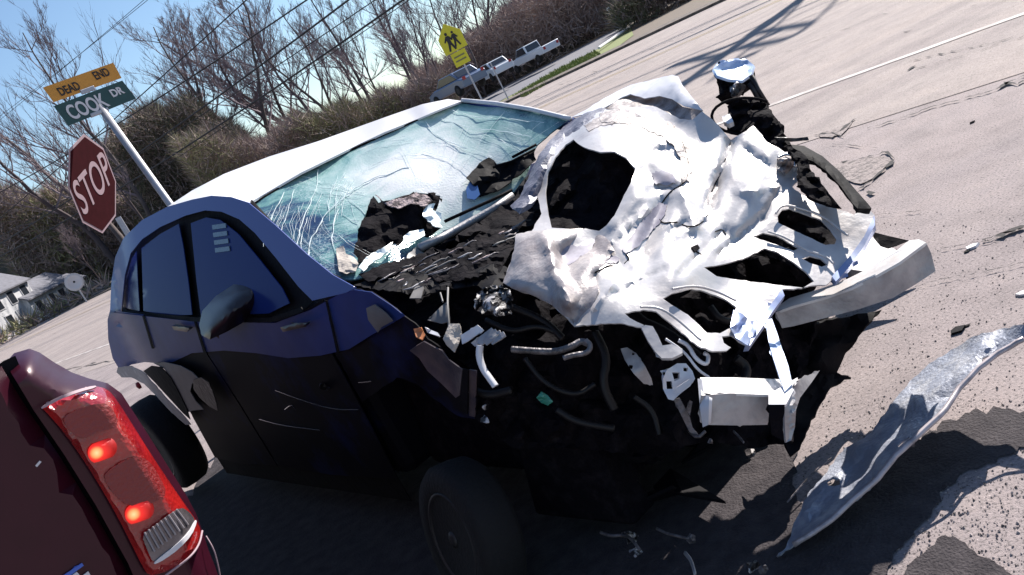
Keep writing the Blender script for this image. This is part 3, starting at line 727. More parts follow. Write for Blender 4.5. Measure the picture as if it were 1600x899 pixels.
for P, r_ in (([(1268, 37), (1225, 44), (1180, 52), (1140, 72), (1100, 86), (1050, 103)], .10), ([(1268, 37), (1240, 58), (1200, 68), (1160, 74), (1120, 88), (1075, 96), (1040, 108)], .10), ([(1255, 0), (1225, 30), (1180, 68), (1140, 100), (1110, 128)], .06), ([(1315, -10), (1290, 18), (1268, 37)], .05)):
    mb = MB(); mb.tube([caster(*q) for q in chaikin(P, False, 1)], r_, 6); mb.build('cable', 'wire', pole, True)
mb = MB(); mb.lathe(pb + Vector((0, 0, 11.6)) - RN * .45, (0, 0, 1), [(.1, -.05), (.27, 0), (.28, .8), (.1, .9)], 16); mb.build('transformer', 'galv', pole, True)

# ------------------------------------------------------------------ signs
def text_mesh(s, size, name, m, parent, loc, X, Up, sx=1.0, thick=.001, bold=0.0, spacing=1.0):
    cu = bpy.data.curves.new('txt', 'FONT'); cu.body = s; cu.size = size; cu.align_x = 'CENTER'; cu.align_y = 'CENTER'; cu.extrude = thick; cu.offset = bold; cu.space_character = spacing
    tmp = bpy.data.objects.new('txt', cu); COL.objects.link(tmp); bpy.context.view_layer.update()
    me = bpy.data.meshes.new_from_object(tmp.evaluated_get(bpy.context.evaluated_depsgraph_get())); bpy.data.objects.remove(tmp)
    Zv = X.cross(Up).normalized(); off = origin_of(parent)
    for v in me.vertices: v.co = Vector(loc) + X * (v.co.x * sx) + Up * v.co.y + Zv * v.co.z - off
    me.materials.clear(); me.materials.append(M[m]); me.name = name
    o = bpy.data.objects.new(name, me); return link(o, parent)
# stop sign
SD = 7.3
sc = onD(146, 288, SD); g = Vector((sc.x + .03, sc.y, 0))
stop = empty('stop_sign', g, 'faded red stop sign on a steel post beyond the rear of the wreck', 'stop sign')
# face turned well away: normal found so that the outline narrows as seen
vdir = Vector((EYE.x - sc.x, EYE.y - sc.y, 0)).normalized()
def turned(vd, a): return Vector((vd.x * cos(a) - vd.y * sin(a), vd.x * sin(a) + vd.y * cos(a), 0))
wv = (sc - EYE).normalized(); wr = wv.cross(cU).normalized(); wu = wr.cross(wv).normalized()
sX = (wr * .50 + wu * .26 + wv * .83).normalized(); sUp = (wr * .08 + wu * .91 - wv * .36); sUp = (sUp - sX * sUp.dot(sX)).normalized()
sn = sX.cross(sUp).normalized()
sp0 = onD(184, 340, depth(sc) + .42)
def octa(c, r): return [c + sX * (cos(radians(22.5 + 45 * k)) * r) + sUp * (sin(radians(22.5 + 45 * k)) * r) for k in range(8)]
mb = MB(); mb.prism(octa(sc, .405)[::-1], -sn * .004); mb.build('sign_face_border', 'pinkwhite', stop)
mb = MB(); mb.prism(octa(sc + sn * .003, .382)[::-1], -sn * .002); mb.build('sign_face', 'stopred', stop)
text_mesh('STOP', .40, 'lettering', 'pinkwhite', stop, sc + sn * .005, sX, sUp, .70, .0008, .003)
mb = MB(); mb.tube([Vector((sp0.x, sp0.y, -.1)), sp0], .028, 6); mb.build('post', 'galv', stop)
# street name sign
sp_top = onD(158, 170, 7.2); sp_bot_dir = onD(275, 332, 7.2)
dd = (sp_bot_dir - sp_top).normalized(); gb = sp_top + dd * (sp_top.z / -dd.z)
st = empty('street_sign', gb, 'leaning steel post carrying an amber dead end plate over a green street name plate', 'street sign')
mb = MB(); mb.tube([gb, sp_top + (sp_top - gb).normalized() * .12], .030, 8); mb.build('post', 'galv', st, True)
pn_c = onD(149, 159, 7.16)
def frame_from(pTL, pTR, pBL, D0, wreal):
    """sign plane from photo corners: near-frontal plate turned a little"""
    a = onD(*pTL, D0); return a
vd = Vector((EYE.x - pn_c.x, EYE.y - pn_c.y, 0)).normalized(); pn = turned(vd, radians(26))
def plate(corners, m, name, P0, N, th=.004):
    P = [onPlane(x, y, P0, N) for x, y in corners]; mb = MB(); mb.prism(P[::-1] if (P[1] - P[0]).cross(P[2] - P[1]).dot(N) < 0 else P, -N * th)
    return mb.build(name, m, st), P
og, Pg = plate([(84, 166), (191, 126), (213, 154), (107, 197)], 'signgreen', 'street_name_plate', pn_c, pn)
oo, Po = plate([(67, 137), (177, 98), (190, 122), (84, 160)], 'signorange', 'dead_end_plate', pn_c, pn)
def plate_text(s, P, a, b, size, m, sx=1, bold=.002, yoff=0):
    X = (P[1] - P[0]); Dn = (P[3] - P[0]); c = P[0] + X * a + Dn * b
    text_mesh(s, size * Dn.length, 'lettering', m, st, c + pn * .004, X.normalized(), -(Dn - X.normalized() * Dn.dot(X.normalized()) * .0).normalized(), sx, .0006, bold)
plate_text('DEAD', Po, .27, .60, .72, 'ink', .72); plate_text('END', Po, .76, .42, .72, 'ink', .72)
plate_text('COOK', Pg, .36, .55, .92, 'signwhite', .68, .004); plate_text('DR', Pg, .83, .40, .48, 'signwhite', .95, .003)
mb = MB(); mb.box(onPlane(137, 141, pn_c + pn * .005, pn), .12, .02, .035, (Pg[1] - Pg[0]).normalized(), pn, Vector((0, 0, 1))); bev(mb.build('bracket', 'galv', st), .005)
mb = MB(); mb.box(onPlane(155, 176, pn_c - pn * .005, pn), .16, .03, .03, (Pg[1] - Pg[0]).normalized(), pn, Vector((0, 0, 1))); bev(mb.build('clamp', 'galv', st), .005)
# school crossing sign
ss = onD(704, 60, 30); gS = Vector((ss.x, ss.y, 0)); sch = empty('school_crossing_sign', gS, 'yellow five sided sign with two walking figures and a small plate below', 'road sign')
vn = turned(Vector((-ss.x, -ss.y, 0)).normalized(), radians(-18)); vX = Vector((0, 0, 1)).cross(vn).normalized()
def sp_(x, z, e=0.0): return ss + vX * x + Vector((0, 0, z)) + vn * e
mb = MB(); mb.prism([sp_(x, z) for x, z in [(-.43, -.45), (.43, -.45), (.43, .12), (0, .52), (-.43, .12)]], -vn * .01); mb.build('sign_face', 'signyellow', sch)
mb = MB(); mb.prism([sp_(x, z) for x, z in [(-.28, -.95), (.28, -.95), (.28, -.48), (-.28, -.48)]], -vn * .01); mb.build('lower_plate', 'signyellow', sch)
def figure(cx, s):
    F1 = MB()
    F1.prism([sp_(cx + x * s, z * s, .006) for x, z in [(-.06, .12), (.06, .12), (.17, -.06), (.12, -.08), (.07, -.02), (.08, -.16), (.16, -.40), (.09, -.42), (.01, -.2), (-.08, -.42), (-.15, -.40), (-.07, -.14), (-.07, -.02), (-.14, -.08), (-.18, -.05)]], vn * .004)
    F1.prism([sp_(cx + cos(a) * .055 * s, .19 * s + sin(a) * .06 * s, .006) for a in [k * pi / 4 for k in range(8)]], vn * .004)
    return F1.build('walking_figure', 'ink', sch)
figure(-.10, .95); figure(.13, .8)
for q in range(2):
    mb = MB(); mb.prism([sp_(x, z, .004) for x, z in [(-.2, -.66 - q * .14), (.2, -.66 - q * .14), (.2, -.61 - q * .14), (-.2, -.61 - q * .14)]], vn * .003); mb.build('plate_line', M['brushgreen'], sch)
mb = MB(); mb.tube([gS - vn * .05, ss - vn * .05 + Vector((0, 0, .3))], .03, 6); mb.build('post', 'galv', sch)
for (x0, y0, x1, y1, D, lb) in [(720, 90, 750, 152, 40, 'thin pale stake nearer the yellow sign, beside the blue grey car'), (766, 98, 795, 156, 39, 'thin pale stake in front of the parked white car')]:
    a = onD(x0, y0, D); mb = MB(); mb.tube([Vector((a.x, a.y, 0)), a], .03, 6); tag(mb.build('marker_stake', 'galv', loc=(a.x, a.y, 0)), lb, 'post', 'thin stakes by the road')
mb = MB(); a = onZ(938, 80); b = onZ(986, 46)
pts = [a.lerp(b, t / 6) + Vector((0, 0, .16)) for t in range(7)]; mb.tube(pts, .07, 6)
tag(mb.build('guard_rail', 'signwhite', loc=a), 'low white rail along the edge of the driveway', 'rail')

# ------------------------------------------------------------------ parked vehicles far off
def far_car(name, label, x, y, D, rz, body, kind='car', s=1.0):
    a = onD(x, y, D); g_ = Vector((a.x, a.y, max(0, a.z) if a.z > 0 else 0)); o = empty(name, (a.x, a.y, max(a.z, 0)), label, 'truck' if 'pickup' in name else 'car', 'vehicles parked beyond the road', rz); o.scale = (s, s, s)
    W_ = .88; prof = {'car': [(-2.2, .35), (-2.2, .85), (-1.6, .95), (1.3, .95), (2.1, .78), (2.25, .35)], 'pickup': [(-2.6, .5), (-2.6, 1.05), (.0, 1.05), (1.3, 1.08), (2.5, .98), (2.6, .5)]}[kind]
    mb = MB(); mb.prism([Vector((px_, -W_, pz)) for px_, pz in prof], Vector((0, 2 * W_, 0))); bev(mb.build('body', body, o, world=False), .08, 3)
    gp_ = {'car': [(-1.7, .95), (-1.15, 1.40), (.4, 1.42), (1.2, .95)], 'pickup': [(-.4, 1.05), (-.25, 1.68), (.8, 1.68), (1.4, 1.08)]}[kind]
    mb = MB(); mb.prism([Vector((px_, -W_ * .86, pz)) for px_, pz in gp_], Vector((0, 2 * W_ * .86, 0))); bev(mb.build('roof', body, o, world=False), .06, 3)
    for sgn in (-1, 1):
        c = [(q[0] * .84 + sum(p[0] for p in gp_) / 4 * .16, q[1] * .84 + sum(p[1] for p in gp_) / 4 * .16) for q in gp_]
        mb = MB(); mb.prism([Vector((px_, sgn * (W_ * .86 + .004), pz)) for px_, pz in c], Vector((0, sgn * .01, 0))); mb.build('side_window', 'darkglass', o, world=False)
    (x0, z0), (x1, z1) = gp_[3], gp_[2]; n_ = Vector((z1 - z0, 0, x0 - x1)).normalized()
    if n_.x < 0: n_ = -n_
    for (A, B, nm) in ((gp_[3], gp_[2], 'windscreen'), (gp_[0], gp_[1], 'rear_window')):
        sg = 1 if nm == 'windscreen' else -1
        mb = MB(); q = [Vector((A[0] + (B[0] - A[0]) * t + sg * .012, yy, A[1] + (B[1] - A[1]) * t)) for t, yy in ((.12, -.68), (.12, .68), (.88, .62), (.88, -.62))]
        mb.prism(q, Vector((sg * .01, 0, .005))); mb.build(nm, 'darkglass', o, world=False)
    for wx in (prof[0][0] * .62, prof[-1][0] * .62):
        for sgn in (-1, 1):
            mb = MB(); mb.lathe((wx, sgn * .80, .34), (0, 1, 0), [(.2, -.11), (.34, -.1), (.34, .1), (.2, .11)], 16); wh = mb.build('wheel', 'rubber', o, True, False)
            mb = MB(); mb.lathe((wx, sgn * .915, .34), (0, 1, 0), [(.19, -.01), (.15, .01)], 12); mb.build('rim', 'alloy', wh, False, False)
    for sgn in (-1, 1):
        mb = MB(); mb.box((prof[-1][0] - .02, sgn * .62, .72), .08, .3, .14); mb.build('headlight', 'chrome', o, world=False)
        mb = MB(); mb.box((prof[0][0] + .0, sgn * .68, .85), .06, .2, .2); mb.build('tail_light', 'redthing', o, world=False)
    mb = MB(); mb.box((prof[-1][0] + .03, 0, .48), .1, 1.6, .16); bev(mb.build('bumper', 'chrome' if kind == 'pickup' else body, o, world=False), .03)
    return o
far_car('parked_car', 'blue grey car parked nearest the yellow sign', 722, 150, 50, radians(118), 'carblue', 'car', .95)
far_car('parked_car', 'white car parked between the blue grey car and the white pickup', 778, 124, 58, radians(105), 'carwhite', 'car', .85)
far_car('parked_pickup', 'white pickup truck parked at the bend of the driveway', 840, 100, 60, radians(118), 'carwhite', 'pickup', .85)
far_car('parked_car', 'dark red car half hidden behind the white car', 770, 104, 84, radians(120), 'carred', 'car', 1.0)
far_car('parked_car', 'pale blue car at the top edge above the dark hedge', 1020, 2, 58, radians(150), 'carblue', 'car', 1.2)

# ------------------------------------------------------------------ houses at the left edge
def house(label, x, y, D, w_, d_, h, roofh, rz, wall, wins, grp='houses down the road', door=False):
    a = onD(x, y, D); o = empty('house', (a.x, a.y, 0), label, 'house', grp, rz)
    mb = MB(); mb.prism([Vector(q) for q in [(-w_ / 2, -d_ / 2, -.3), (w_ / 2, -d_ / 2, -.3), (w_ / 2, d_ / 2, -.3), (-w_ / 2, d_ / 2, -.3)]][::-1], Vector((0, 0, h + .3))); mb.build('wall', wall, o, world=False)
    for s in (-1, 1):
        mb = MB(); mb.prism([Vector((s * w_ / 2 * .999, -d_ / 2, h)), Vector((s * w_ / 2 * .999, d_ / 2, h)), Vector((s * w_ / 2 * .999, 0, h + roofh))], Vector((-s * .1, 0, 0))); mb.build('gable', wall, o, world=False)
    for s in (-1, 1):
        e = .35; z_ = h - roofh * e / (d_ / 2)
        mb = MB(); mb.prism([Vector((-w_ / 2 - .3, s * (d_ / 2 + e), z_)), Vector((w_ / 2 + .3, s * (d_ / 2 + e), z_)), Vector((w_ / 2 + .3, 0, h + roofh)), Vector((-w_ / 2 - .3, 0, h + roofh))], Vector((0, 0, .14))); mb.build('roof', 'shingle', o, world=False)
    for (face, u_, z_, ww, wh) in wins:
        if face == 'f': c = Vector((u_, -d_ / 2 - .02, z_)); X_ = Vector((1, 0, 0)); N_ = Vector((0, -1, 0))
        else: c = Vector((w_ / 2 + .02, u_, z_)); X_ = Vector((0, 1, 0)); N_ = Vector((1, 0, 0))
        mb = MB(); mb.box(c, ww + .2, .08, wh + .2, X_, N_); f_ = mb.build('window', 'signwhite', o, world=False)
        mb = MB(); mb.box(c + N_ * .05, ww, .03, wh, X_, N_); mb.build('pane', 'darkglass', f_, world=False)
    if door:
        mb = MB(); mb.box(Vector((0, -d_ / 2 - .03, 1.0)), .9, .08, 2.0); mb.build('door', 'housegrey', o, world=False)
    return o
HZ = radians(76)
house('white two storey house cut by the left edge of the photo', -2, 500, 88, 6.5, 5, 4.3, 1.7, HZ, 'housewhite', [('f', -1.8, 3.3, .8, 1.2), ('f', .2, 3.3, .8, 1.2), ('f', 2.2, 3.3, .8, 1.2), ('f', -1.6, 1.3, .8, 1.2), ('f', 2.0, 1.3, .8, 1.2), ('s', 0, 3.2, .8, 1.1), ('s', -1, 1.3, .8, 1.2)], door=True)
house('low white house right of the two storey one', 58, 488, 92, 6, 4.5, 2.5, 1.5, HZ, 'housewhite', [('f', -1.9, 1.3, .9, 1.2), ('f', .3, 1.3, .7, 1.3), ('f', 1.9, 1.3, .9, 1.2), ('s', 0, 1.4, .8, 1.1)])
house('small grey blue shed below the round white dish', 105, 470, 98, 4, 3.5, 2.0, 1.0, HZ, 'housegrey', [('f', -.9, 1.1, .7, .9), ('f', .9, 1.1, .7, .9)])
house('farther pale house whose roof peeks above the low white one', 60, 468, 112, 7, 5, 3.0, 1.6, HZ, 'housegrey', [('f', -2, 1.8, .9, 1.2), ('f', 1.5, 1.8, .9, 1.2)])
c = onD(116, 441, 70); gd = Vector((c.x, c.y, 0)); dish = empty('satellite_dish', gd, 'round white dish on a pole above the sheds at the left', 'satellite dish')
nd = Vector((-c.x, -c.y, 3)).normalized(); mb = MB(); mb.lathe(c, nd, [(.05, -.18), (.45, -.10), (.70, .06), (.70, .09), (.45, -.06), (.05, -.14)], 20); mb.build('dish', 'signwhite', dish, True)
mb = MB(); mb.tube([gd, c - nd * .2], .06, 6); mb.build('pole', 'galv', dish)
mb = MB(); mb.tube([c - nd * .1, c + nd * .4], .03, 5); mb.lathe(c + nd * .42, nd, [(.09, -.05), (.09, .05)], 8); mb.build('receiver', 'ink', dish)
c = onZ(50, 508); hy = empty('fire_hydrant', c, 'small red hydrant on the far verge below the houses', 'hydrant')
mb = MB(); mb.lathe(c, (0, 0, 1), [(.30, 0), (.2, .08), (.17, .2), (.17, .8), (.22, .85), (.18, 1.0), (.05, 1.12)], 12); mb.build('barrel', 'redthing', hy, True)
mb = MB(); mb.tube([c + Vector((-.33, 0, .65)), c + Vector((.33, 0, .65))], .1, 8); mb.build('outlet', 'redthing', hy)
thicket('low shrubs and tufts along the far verge by the houses', [(-60, 558), (0, 530), (60, 500), (110, 473), (170, 446)], 1300, ['brushbrown', 'brushgreen', 'brushdark'], 1, 74, 84, 9, .05, name='shrubs')

# ================================================================== THE WRECKED CAR
car = empty('wrecked_car', CO, 'wrecked dark blue car with crushed silver hood and shattered windshield on the asphalt', 'car')
def toPix(P):
    q = Vector(P) - EYE; w_ = q.dot(cF); u = q.dot(cR) / w_ * FPX; v = -q.dot(cU) / w_ * FPX
    return (800 + u * cos(ROLL) + v * sin(ROLL), 449.5 - u * sin(ROLL) + v * cos(ROLL))
def ySide(X):
    t = max(0, min(1, (-.75 - X) / 1.25)); return -.885 + .32 * t * t
def surf(x, y, lean=False, off=0.0):
    """point on the car's near side: lower body plane, or the inward leaning glass above the belt"""
    Y = -.88; P = None
    for _ in range(9):
        P = onY(x, y, Y); q = toL(P); Yn = ySide(q.x)
        if lean: Yn += .48 * max(0, q.z - 1.12)
        else: Yn += .10 * max(0, .55 - q.z) + .10 * max(0, q.z - .95)
        Y = Y * .4 + (Yn + off) * .6
    return onY(x, y, Y)
def side_sheet(name, outline, m, lean=False, off=0.0, dent=0.0, cs=3.0, step=14, **k):
    return sheet(name, outline, lambda x, y: surf(x, y, lean, off), m, car, step=step, crumple=dent, cs=cs, **k)
def XZ(X, z): return toPix(L(X, ySide(X), z))

# hull: floor, far side, tail and inner structure, so the car is solid from any side
def hull():
    mb = MB(); st = []
    for X in (-1.98, -1.9, -1.6, -.8, 0, .8, 1.25):
        w_ = -ySide(X) - .05; st.append((X, w_))
    rows = []
    for X, w_ in st:
        e = .06 if X < -1.95 else 0
        rows.append([L(X, -w_, .30 + e), L(X, -w_ - .0, .62), L(X, -w_ + .02, 1.04 - e), L(X, w_ - .02, 1.08 - e), L(X, w_, .62), L(X, w_, .30 + e)])
    b = 0; V = [p for r in rows for p in r]; n = 6; Fc = []
    for i in range(len(rows) - 1):
        for k in range(n): a = i * n + k; c = i * n + (k + 1) % n; Fc.append((a, a + n, c + n, c))
    Fc.append(tuple(range(n))); Fc.append(tuple(range(len(V) - 1, len(V) - n - 1, -1)))
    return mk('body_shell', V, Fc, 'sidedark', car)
bev(hull(), .05, 2)
# far roof half and far pillars
V = []; Fc = []; n = 9
Xs = [-1.85, -1.5, -1.0, -.4, .1, .5, .80]; Zs = [1.55, 1.63, 1.67, 1.675, 1.635, 1.565, 1.47]
for X, z in zip(Xs, Zs):
    for k in range(n):
        t = k / (n - 1); Y = .0 + .62 * t; V.append(L(X, Y, z - .012 - .02 * t - .07 * t ** 5))
for i in range(len(Xs) - 1):
    for k in range(n - 1): a = i * n + k; Fc.append((a, a + 1, a + n + 1, a + n))
mk('roof_far_half', V, Fc, 'roofp', car, True)
mb = MB()
for P in ([(.84, .62, 1.50), (1.5, .72, 1.14)], [(-.1, .62, 1.54), (-.15, .78, 1.05)], [(-1.75, .52, 1.48), (-1.9, .62, 1.05)]): mb.tube([L(*q) for q in P], .035, 6)
mb.build('far_pillars', 'side', car, True)
mb = MB(); mb.prism([L(-.9, .70, 1.12), L(.75, .72, 1.12), L(.55, .66, 1.5), L(-.9, .63, 1.5)], CY * .006); mb.build('far_side_window', 'sideglass', car)
mb = MB(); mb.prism([L(-1.93, -.5, 1.1), L(-1.93, .5, 1.1), L(-1.82, .45, 1.55), L(-1.82, -.45, 1.55)], CX * -.006); mb.build('rear_window', 'sideglass', car)
# cabin interior
for sx in (-.42, .38):
    for X in (.25, -.75):
        mb = MB(); mb.box(L(X, sx, .78), .5, .48, .16, CX, CY); mb.box(L(X - .27, sx, 1.08), .13, .46, .55, (CX + CZ * .12).normalized(), CY, CZ); mb.box(L(X - .3, sx, 1.42), .09, .26, .16, CX, CY)
        bev(mb.build('seat', 'seat', car), .04, 3)
mb = MB(); mb.box(L(1.0, 0, .93), .42, 1.42, .20, CX, CY); bev(mb.build('dashboard', 'black', car), .05, 3)
mb = MB(); mb.lathe(L(.74, .38, 1.0), (CX * -1 + CZ * .5), [(.19, -.012), (.205, 0), (.19, .012)], 24); mb.build('steering_wheel', 'black', car, True)

# near side panels
rl, rh = -1.30, .34
side_sheet('rear_quarter_panel', [(172, 485), (198, 489), (223.5, 492), (233.5, 530), (248, 568), (226, 566), (205, 570), (188, 580), (176, 560), (169, 530), (168, 500)], 'side', step=8)
A = [XZ(X, z) for X, z in [(-.02, 1.0), (-.0, .7), (.0, .33), (-.55, .31), (-.95, .33)]]
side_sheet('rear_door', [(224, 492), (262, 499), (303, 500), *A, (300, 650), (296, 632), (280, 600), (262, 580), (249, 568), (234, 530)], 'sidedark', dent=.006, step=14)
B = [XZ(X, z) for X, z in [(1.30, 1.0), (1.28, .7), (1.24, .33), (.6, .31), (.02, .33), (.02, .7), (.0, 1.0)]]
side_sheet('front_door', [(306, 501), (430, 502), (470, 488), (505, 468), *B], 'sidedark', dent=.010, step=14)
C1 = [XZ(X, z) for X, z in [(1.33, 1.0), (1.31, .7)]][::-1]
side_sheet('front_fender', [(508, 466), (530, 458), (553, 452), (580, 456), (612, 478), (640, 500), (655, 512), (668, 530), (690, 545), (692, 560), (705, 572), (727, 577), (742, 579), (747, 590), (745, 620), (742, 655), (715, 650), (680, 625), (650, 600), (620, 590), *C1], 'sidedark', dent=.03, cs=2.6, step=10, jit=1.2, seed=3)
side_sheet('torn_fender_skin', [(640, 548), (652, 540), (662, 534), (680, 544), (690, 548), (700, 562), (722, 578), (718, 618), (712, 622), (690, 600), (668, 580), (655, 560)], 'brown', off=-.03, dent=.012, step=8, edge=-.02)
side_sheet('fender_end_strip', [(723, 577), (731, 578), (730, 648), (718, 640), (719, 615)], 'black', off=-.04, step=7)
side_sheet('fender_end_flange', [(733, 578), (744, 580), (742, 652), (733, 650)], 'brown', off=-.03, step=7)
side_sheet('bent_fender_flap', [(572, 482), (585, 476), (603, 490), (613, 502), (595, 512), (590, 520), (575, 500)], 'greyclad', off=-.035, step=7, edge=.01)  # pale reflection on the fender, put in as a grey sheet
side_sheet('wheel_arch_trim', [(184, 574), (205, 572), (224, 582), (240, 600), (262, 625), (285, 648), (298, 664), (290, 664), (268, 645), (245, 620), (225, 600), (205, 590), (190, 590), (182, 582)], 'greyclad2', off=-.05, step=6, jit=.6)
side_sheet('wheel_arch_liner', [(224, 580), (236, 572), (252, 574), (266, 590), (280, 615), (292, 640), (297, 656), (286, 646), (262, 620), (242, 598)], 'black', off=-.045, step=7)
side_sheet('lower_grey_cladding', [(240, 568), (256, 566), (282, 572), (300, 582), (312, 594), (300, 600), (297, 612), (306, 628), (318, 640), (300, 642), (293, 645), (284, 622), (270, 595), (256, 576)], 'greyclad', off=-.04, dent=.008, step=7)  # reflection of a silver car, painted as a grey sheet
side_sheet('broken_side_lamp', [(302, 594), (314, 590), (326, 598), (332, 612), (338, 630), (340, 642), (328, 636), (312, 622), (302, 608)], 'sootlight', off=-.045, dent=.006, cs=14, step=4)  # headlight of the reflected car, painted as its own sheet
side_sheet('sill', [XZ(X, z) for X, z in [(-.9, .34), (0, .33), (1.24, .33), (1.24, .22), (0, .22), (-.9, .22)]], 'black', off=.02)
for P in ([(430, 610), (470, 625), (520, 640), (560, 640)], [(445, 640), (455, 632), (462, 640)], [(405, 655), (440, 665), (500, 672)], [(560, 598), (580, 596)]):
    mb = MB(); mb.tube([surf(x, y, off=-.006) for x, y in chaikin(P, False, 2)], .0022, 4); mb.build('scratch', 'chrome', car)
side_sheet('shoulder_panel', [(171, 488), (222, 494), (305, 503), (430, 505), (486, 484), (528, 461), (553, 453), (580, 457), (612, 478), (632, 494), (612, 506), (580, 524), (545, 546), (500, 556), (450, 560), (400, 552), (350, 548), (300, 552), (270, 566), (246, 566), (226, 564), (200, 566), (178, 556), (169, 520)], 'side', off=-.010, dent=.004, cs=3, step=9, thick=.003)  # upper side band, its sky reflection put into the colour
side_sheet('door_seam', [(303, 503), (306, 503), (322, 552), (318, 552)], 'black', off=-.016, step=6, thick=.002)
side_sheet('door_seam', [(222, 494), (225, 494), (240, 545), (237, 545)], 'black', off=-.016, step=6, thick=.002)
side_sheet('door_seam', [(508, 470), (511, 470), (530, 552), (526, 552)], 'black', off=-.016, step=6, thick=.002)
side_sheet('door_handle', [(438, 512), (462, 505), (480, 505), (478, 511), (460, 515), (442, 519)], 'blackgloss', off=-.05, step=4, thick=.02, edge=.01, edge_w=5)
side_sheet('door_handle', [(268, 510), (288, 511), (296, 514), (292, 519), (272, 516)], 'blackgloss', off=-.05, step=4, thick=.02, edge=.01, edge_w=5)
# side reflector
mb = MB(); mb.lathe(onY(216, 603, -.96), -CY, [(.022, -.01), (.022, .005), (.005, .012)], 12); mb.build('side_reflector', 'redthing', car)

# greenhouse
side_sheet('cant_rail', [(172, 485), (174, 440), (180, 402), (193, 372), (222, 344), (262, 323), (300, 312), (330, 306), (360, 308), (388, 317), (430, 352), (480, 398), (520, 430), (556, 450), (540, 458), (505, 466), (488, 470), (466, 448), (430, 402), (398, 364), (374, 343), (346, 331), (320, 329), (290, 337), (250, 355), (222, 374), (204, 396), (195, 430), (189, 487)], 'pillarpaint', lean=True, off=-.03, step=6)
side_sheet('window_frame', [(189, 487), (195, 430), (204, 396), (222, 374), (250, 355), (290, 337), (320, 329), (346, 331), (374, 343), (398, 364), (430, 402), (466, 448), (490, 471), (470, 490), (430, 503), (305, 502), (215, 492)], 'black', lean=True, off=.025, step=10)
side_sheet('quarter_window', [(192, 480), (198, 432), (206, 404), (213, 393), (215, 440), (218, 487)], 'sideglass', lean=True, off=-.004, step=9)
side_sheet('rear_door_window', [(221, 388), (250, 366), (279, 350), (286, 385), (294, 440), (300, 492), (262, 494), (224, 486)], 'sideglass', lean=True, off=-.004, step=9)
side_sheet('front_door_window', [(298, 349), (322, 340), (344, 344), (372, 366), (402, 402), (440, 450), (452, 474), (420, 490), (314, 494), (307, 440)], 'sideglass', lean=True, off=-.004, step=9)
side_sheet('belt_trim', [(190, 484), (222, 488), (305, 496), (420, 497), (470, 480), (474, 487), (425, 504), (305, 503), (222, 495), (190, 489)], 'black', lean=True, off=-.02, step=7)
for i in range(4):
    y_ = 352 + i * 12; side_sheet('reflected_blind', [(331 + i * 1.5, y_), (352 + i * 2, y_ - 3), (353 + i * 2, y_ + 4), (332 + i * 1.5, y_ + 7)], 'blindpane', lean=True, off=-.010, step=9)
mir = sheet('side_mirror', [(311, 508), (316, 486), (338, 462), (366, 444), (392, 437), (410, 443), (417, 458), (410, 480), (388, 500), (354, 519), (328, 531), (315, 524)], [(314, 506, 3.98), (345, 460, 3.92), (372, 444, 3.86), (409, 447, 3.8), (413, 462, 3.8), (380, 496, 3.78), (326, 527, 3.85), (362, 482, 3.75)], 'blackgloss', car, step=6, edge=.10, edge_w=22, thick=.03)
# roof
dY = lambda x, y, Y: depth(onY(x, y, Y))
roof_c = [(262, 323, dY(262, 323, -.60)), (300, 312, dY(300, 312, -.62)), (330, 306, dY(330, 306, -.62)), (388, 317, dY(388, 317, -.61)), (722, 158, dY(722, 158, .60)), (560, 226, dY(560, 226, .10)), (470, 270, dY(470, 270, -.28)), (650, 187, dY(650, 187, .38)),
          (420, 245, dY(420, 245, -.02)), (500, 220, dY(500, 220, .12)), (600, 184, dY(600, 184, .36)), (350, 272, dY(350, 272, -.22)), (660, 163, dY(660, 163, .5)), (300, 298, dY(300, 298, -.42))]
sheet('roof', [(262, 323), (300, 298), (350, 272), (420, 245), (500, 220), (600, 184), (660, 163), (700, 155), (722, 158), (690, 170), (650, 187), (600, 207), (560, 226), (470, 270), (388, 318), (360, 309), (330, 307), (300, 313)], roof_c, 'roofp', car, step=10, thick=.01)
side_c = [(388, 322, dY(388, 322, -.60)), (720, 160, dY(720, 160, .60)), (540, 448, dY(540, 448, -.72)), (890, 187, dY(890, 187, .66)), (700, 365, depth(onX(700, 365, 1.28))), (800, 300, depth(onX(800, 300, 1.36))), (560, 228, dY(560, 228, .10)), (640, 290, depth(onX(640, 290, 1.08))), (460, 385, dY(460, 385, -.67))]
glass = rbf(side_c)
GP = onD(668, 262, glass(668, 262))
hole1 = [(583, 306), (592, 318), (618, 312), (652, 301), (688, 306), (683, 326), (676, 340), (690, 356), (668, 372), (650, 366), (628, 376), (592, 393), (563, 407), (556, 392), (560, 360), (571, 335)]
hole2 = [(729, 278), (744, 264), (763, 249), (777, 258), (803, 250), (832, 237), (836, 252), (802, 276), (776, 296), (752, 306), (744, 292)]
sheet('windshield', [(391, 322), (430, 296), (475, 271), (560, 230), (650, 190), (720, 161), (775, 165), (830, 174), (888, 188), (866, 204), (840, 226), (830, 248), (822, 275), (803, 300), (740, 342), (690, 378), (650, 396), (600, 420), (560, 436), (520, 440), (496, 428), (450, 386), (416, 348)], lambda x, y: onD(x, y, glass(x, y)), 'wglass', car, holes=[hole1, hole2], step=9, crumple=.012, cs=4, thick=.006, jit=1.0, world_loc=GP)
def gl(x, y, o=-.008): return onD(x, y, glass(x, y) + o)
mb = MB(); mb.tube([gl(x, y, -.004) for x, y in resample([(391, 321), (475, 270), (560, 229), (650, 189), (720, 160), (775, 164), (830, 173), (888, 187)], 20, 0, rnd, False)], .006, 5); mb.build('windshield_seal', 'black', car, True)
mb = MB(); mb.tube([gl(x, y, -.002) for x, y in resample([(391, 323), (416, 350), (450, 388), (498, 432), (530, 446)], 18, 0, rnd, False)], .034, 6, flat=.5); mb.build('windshield_seal', 'black', car, True)
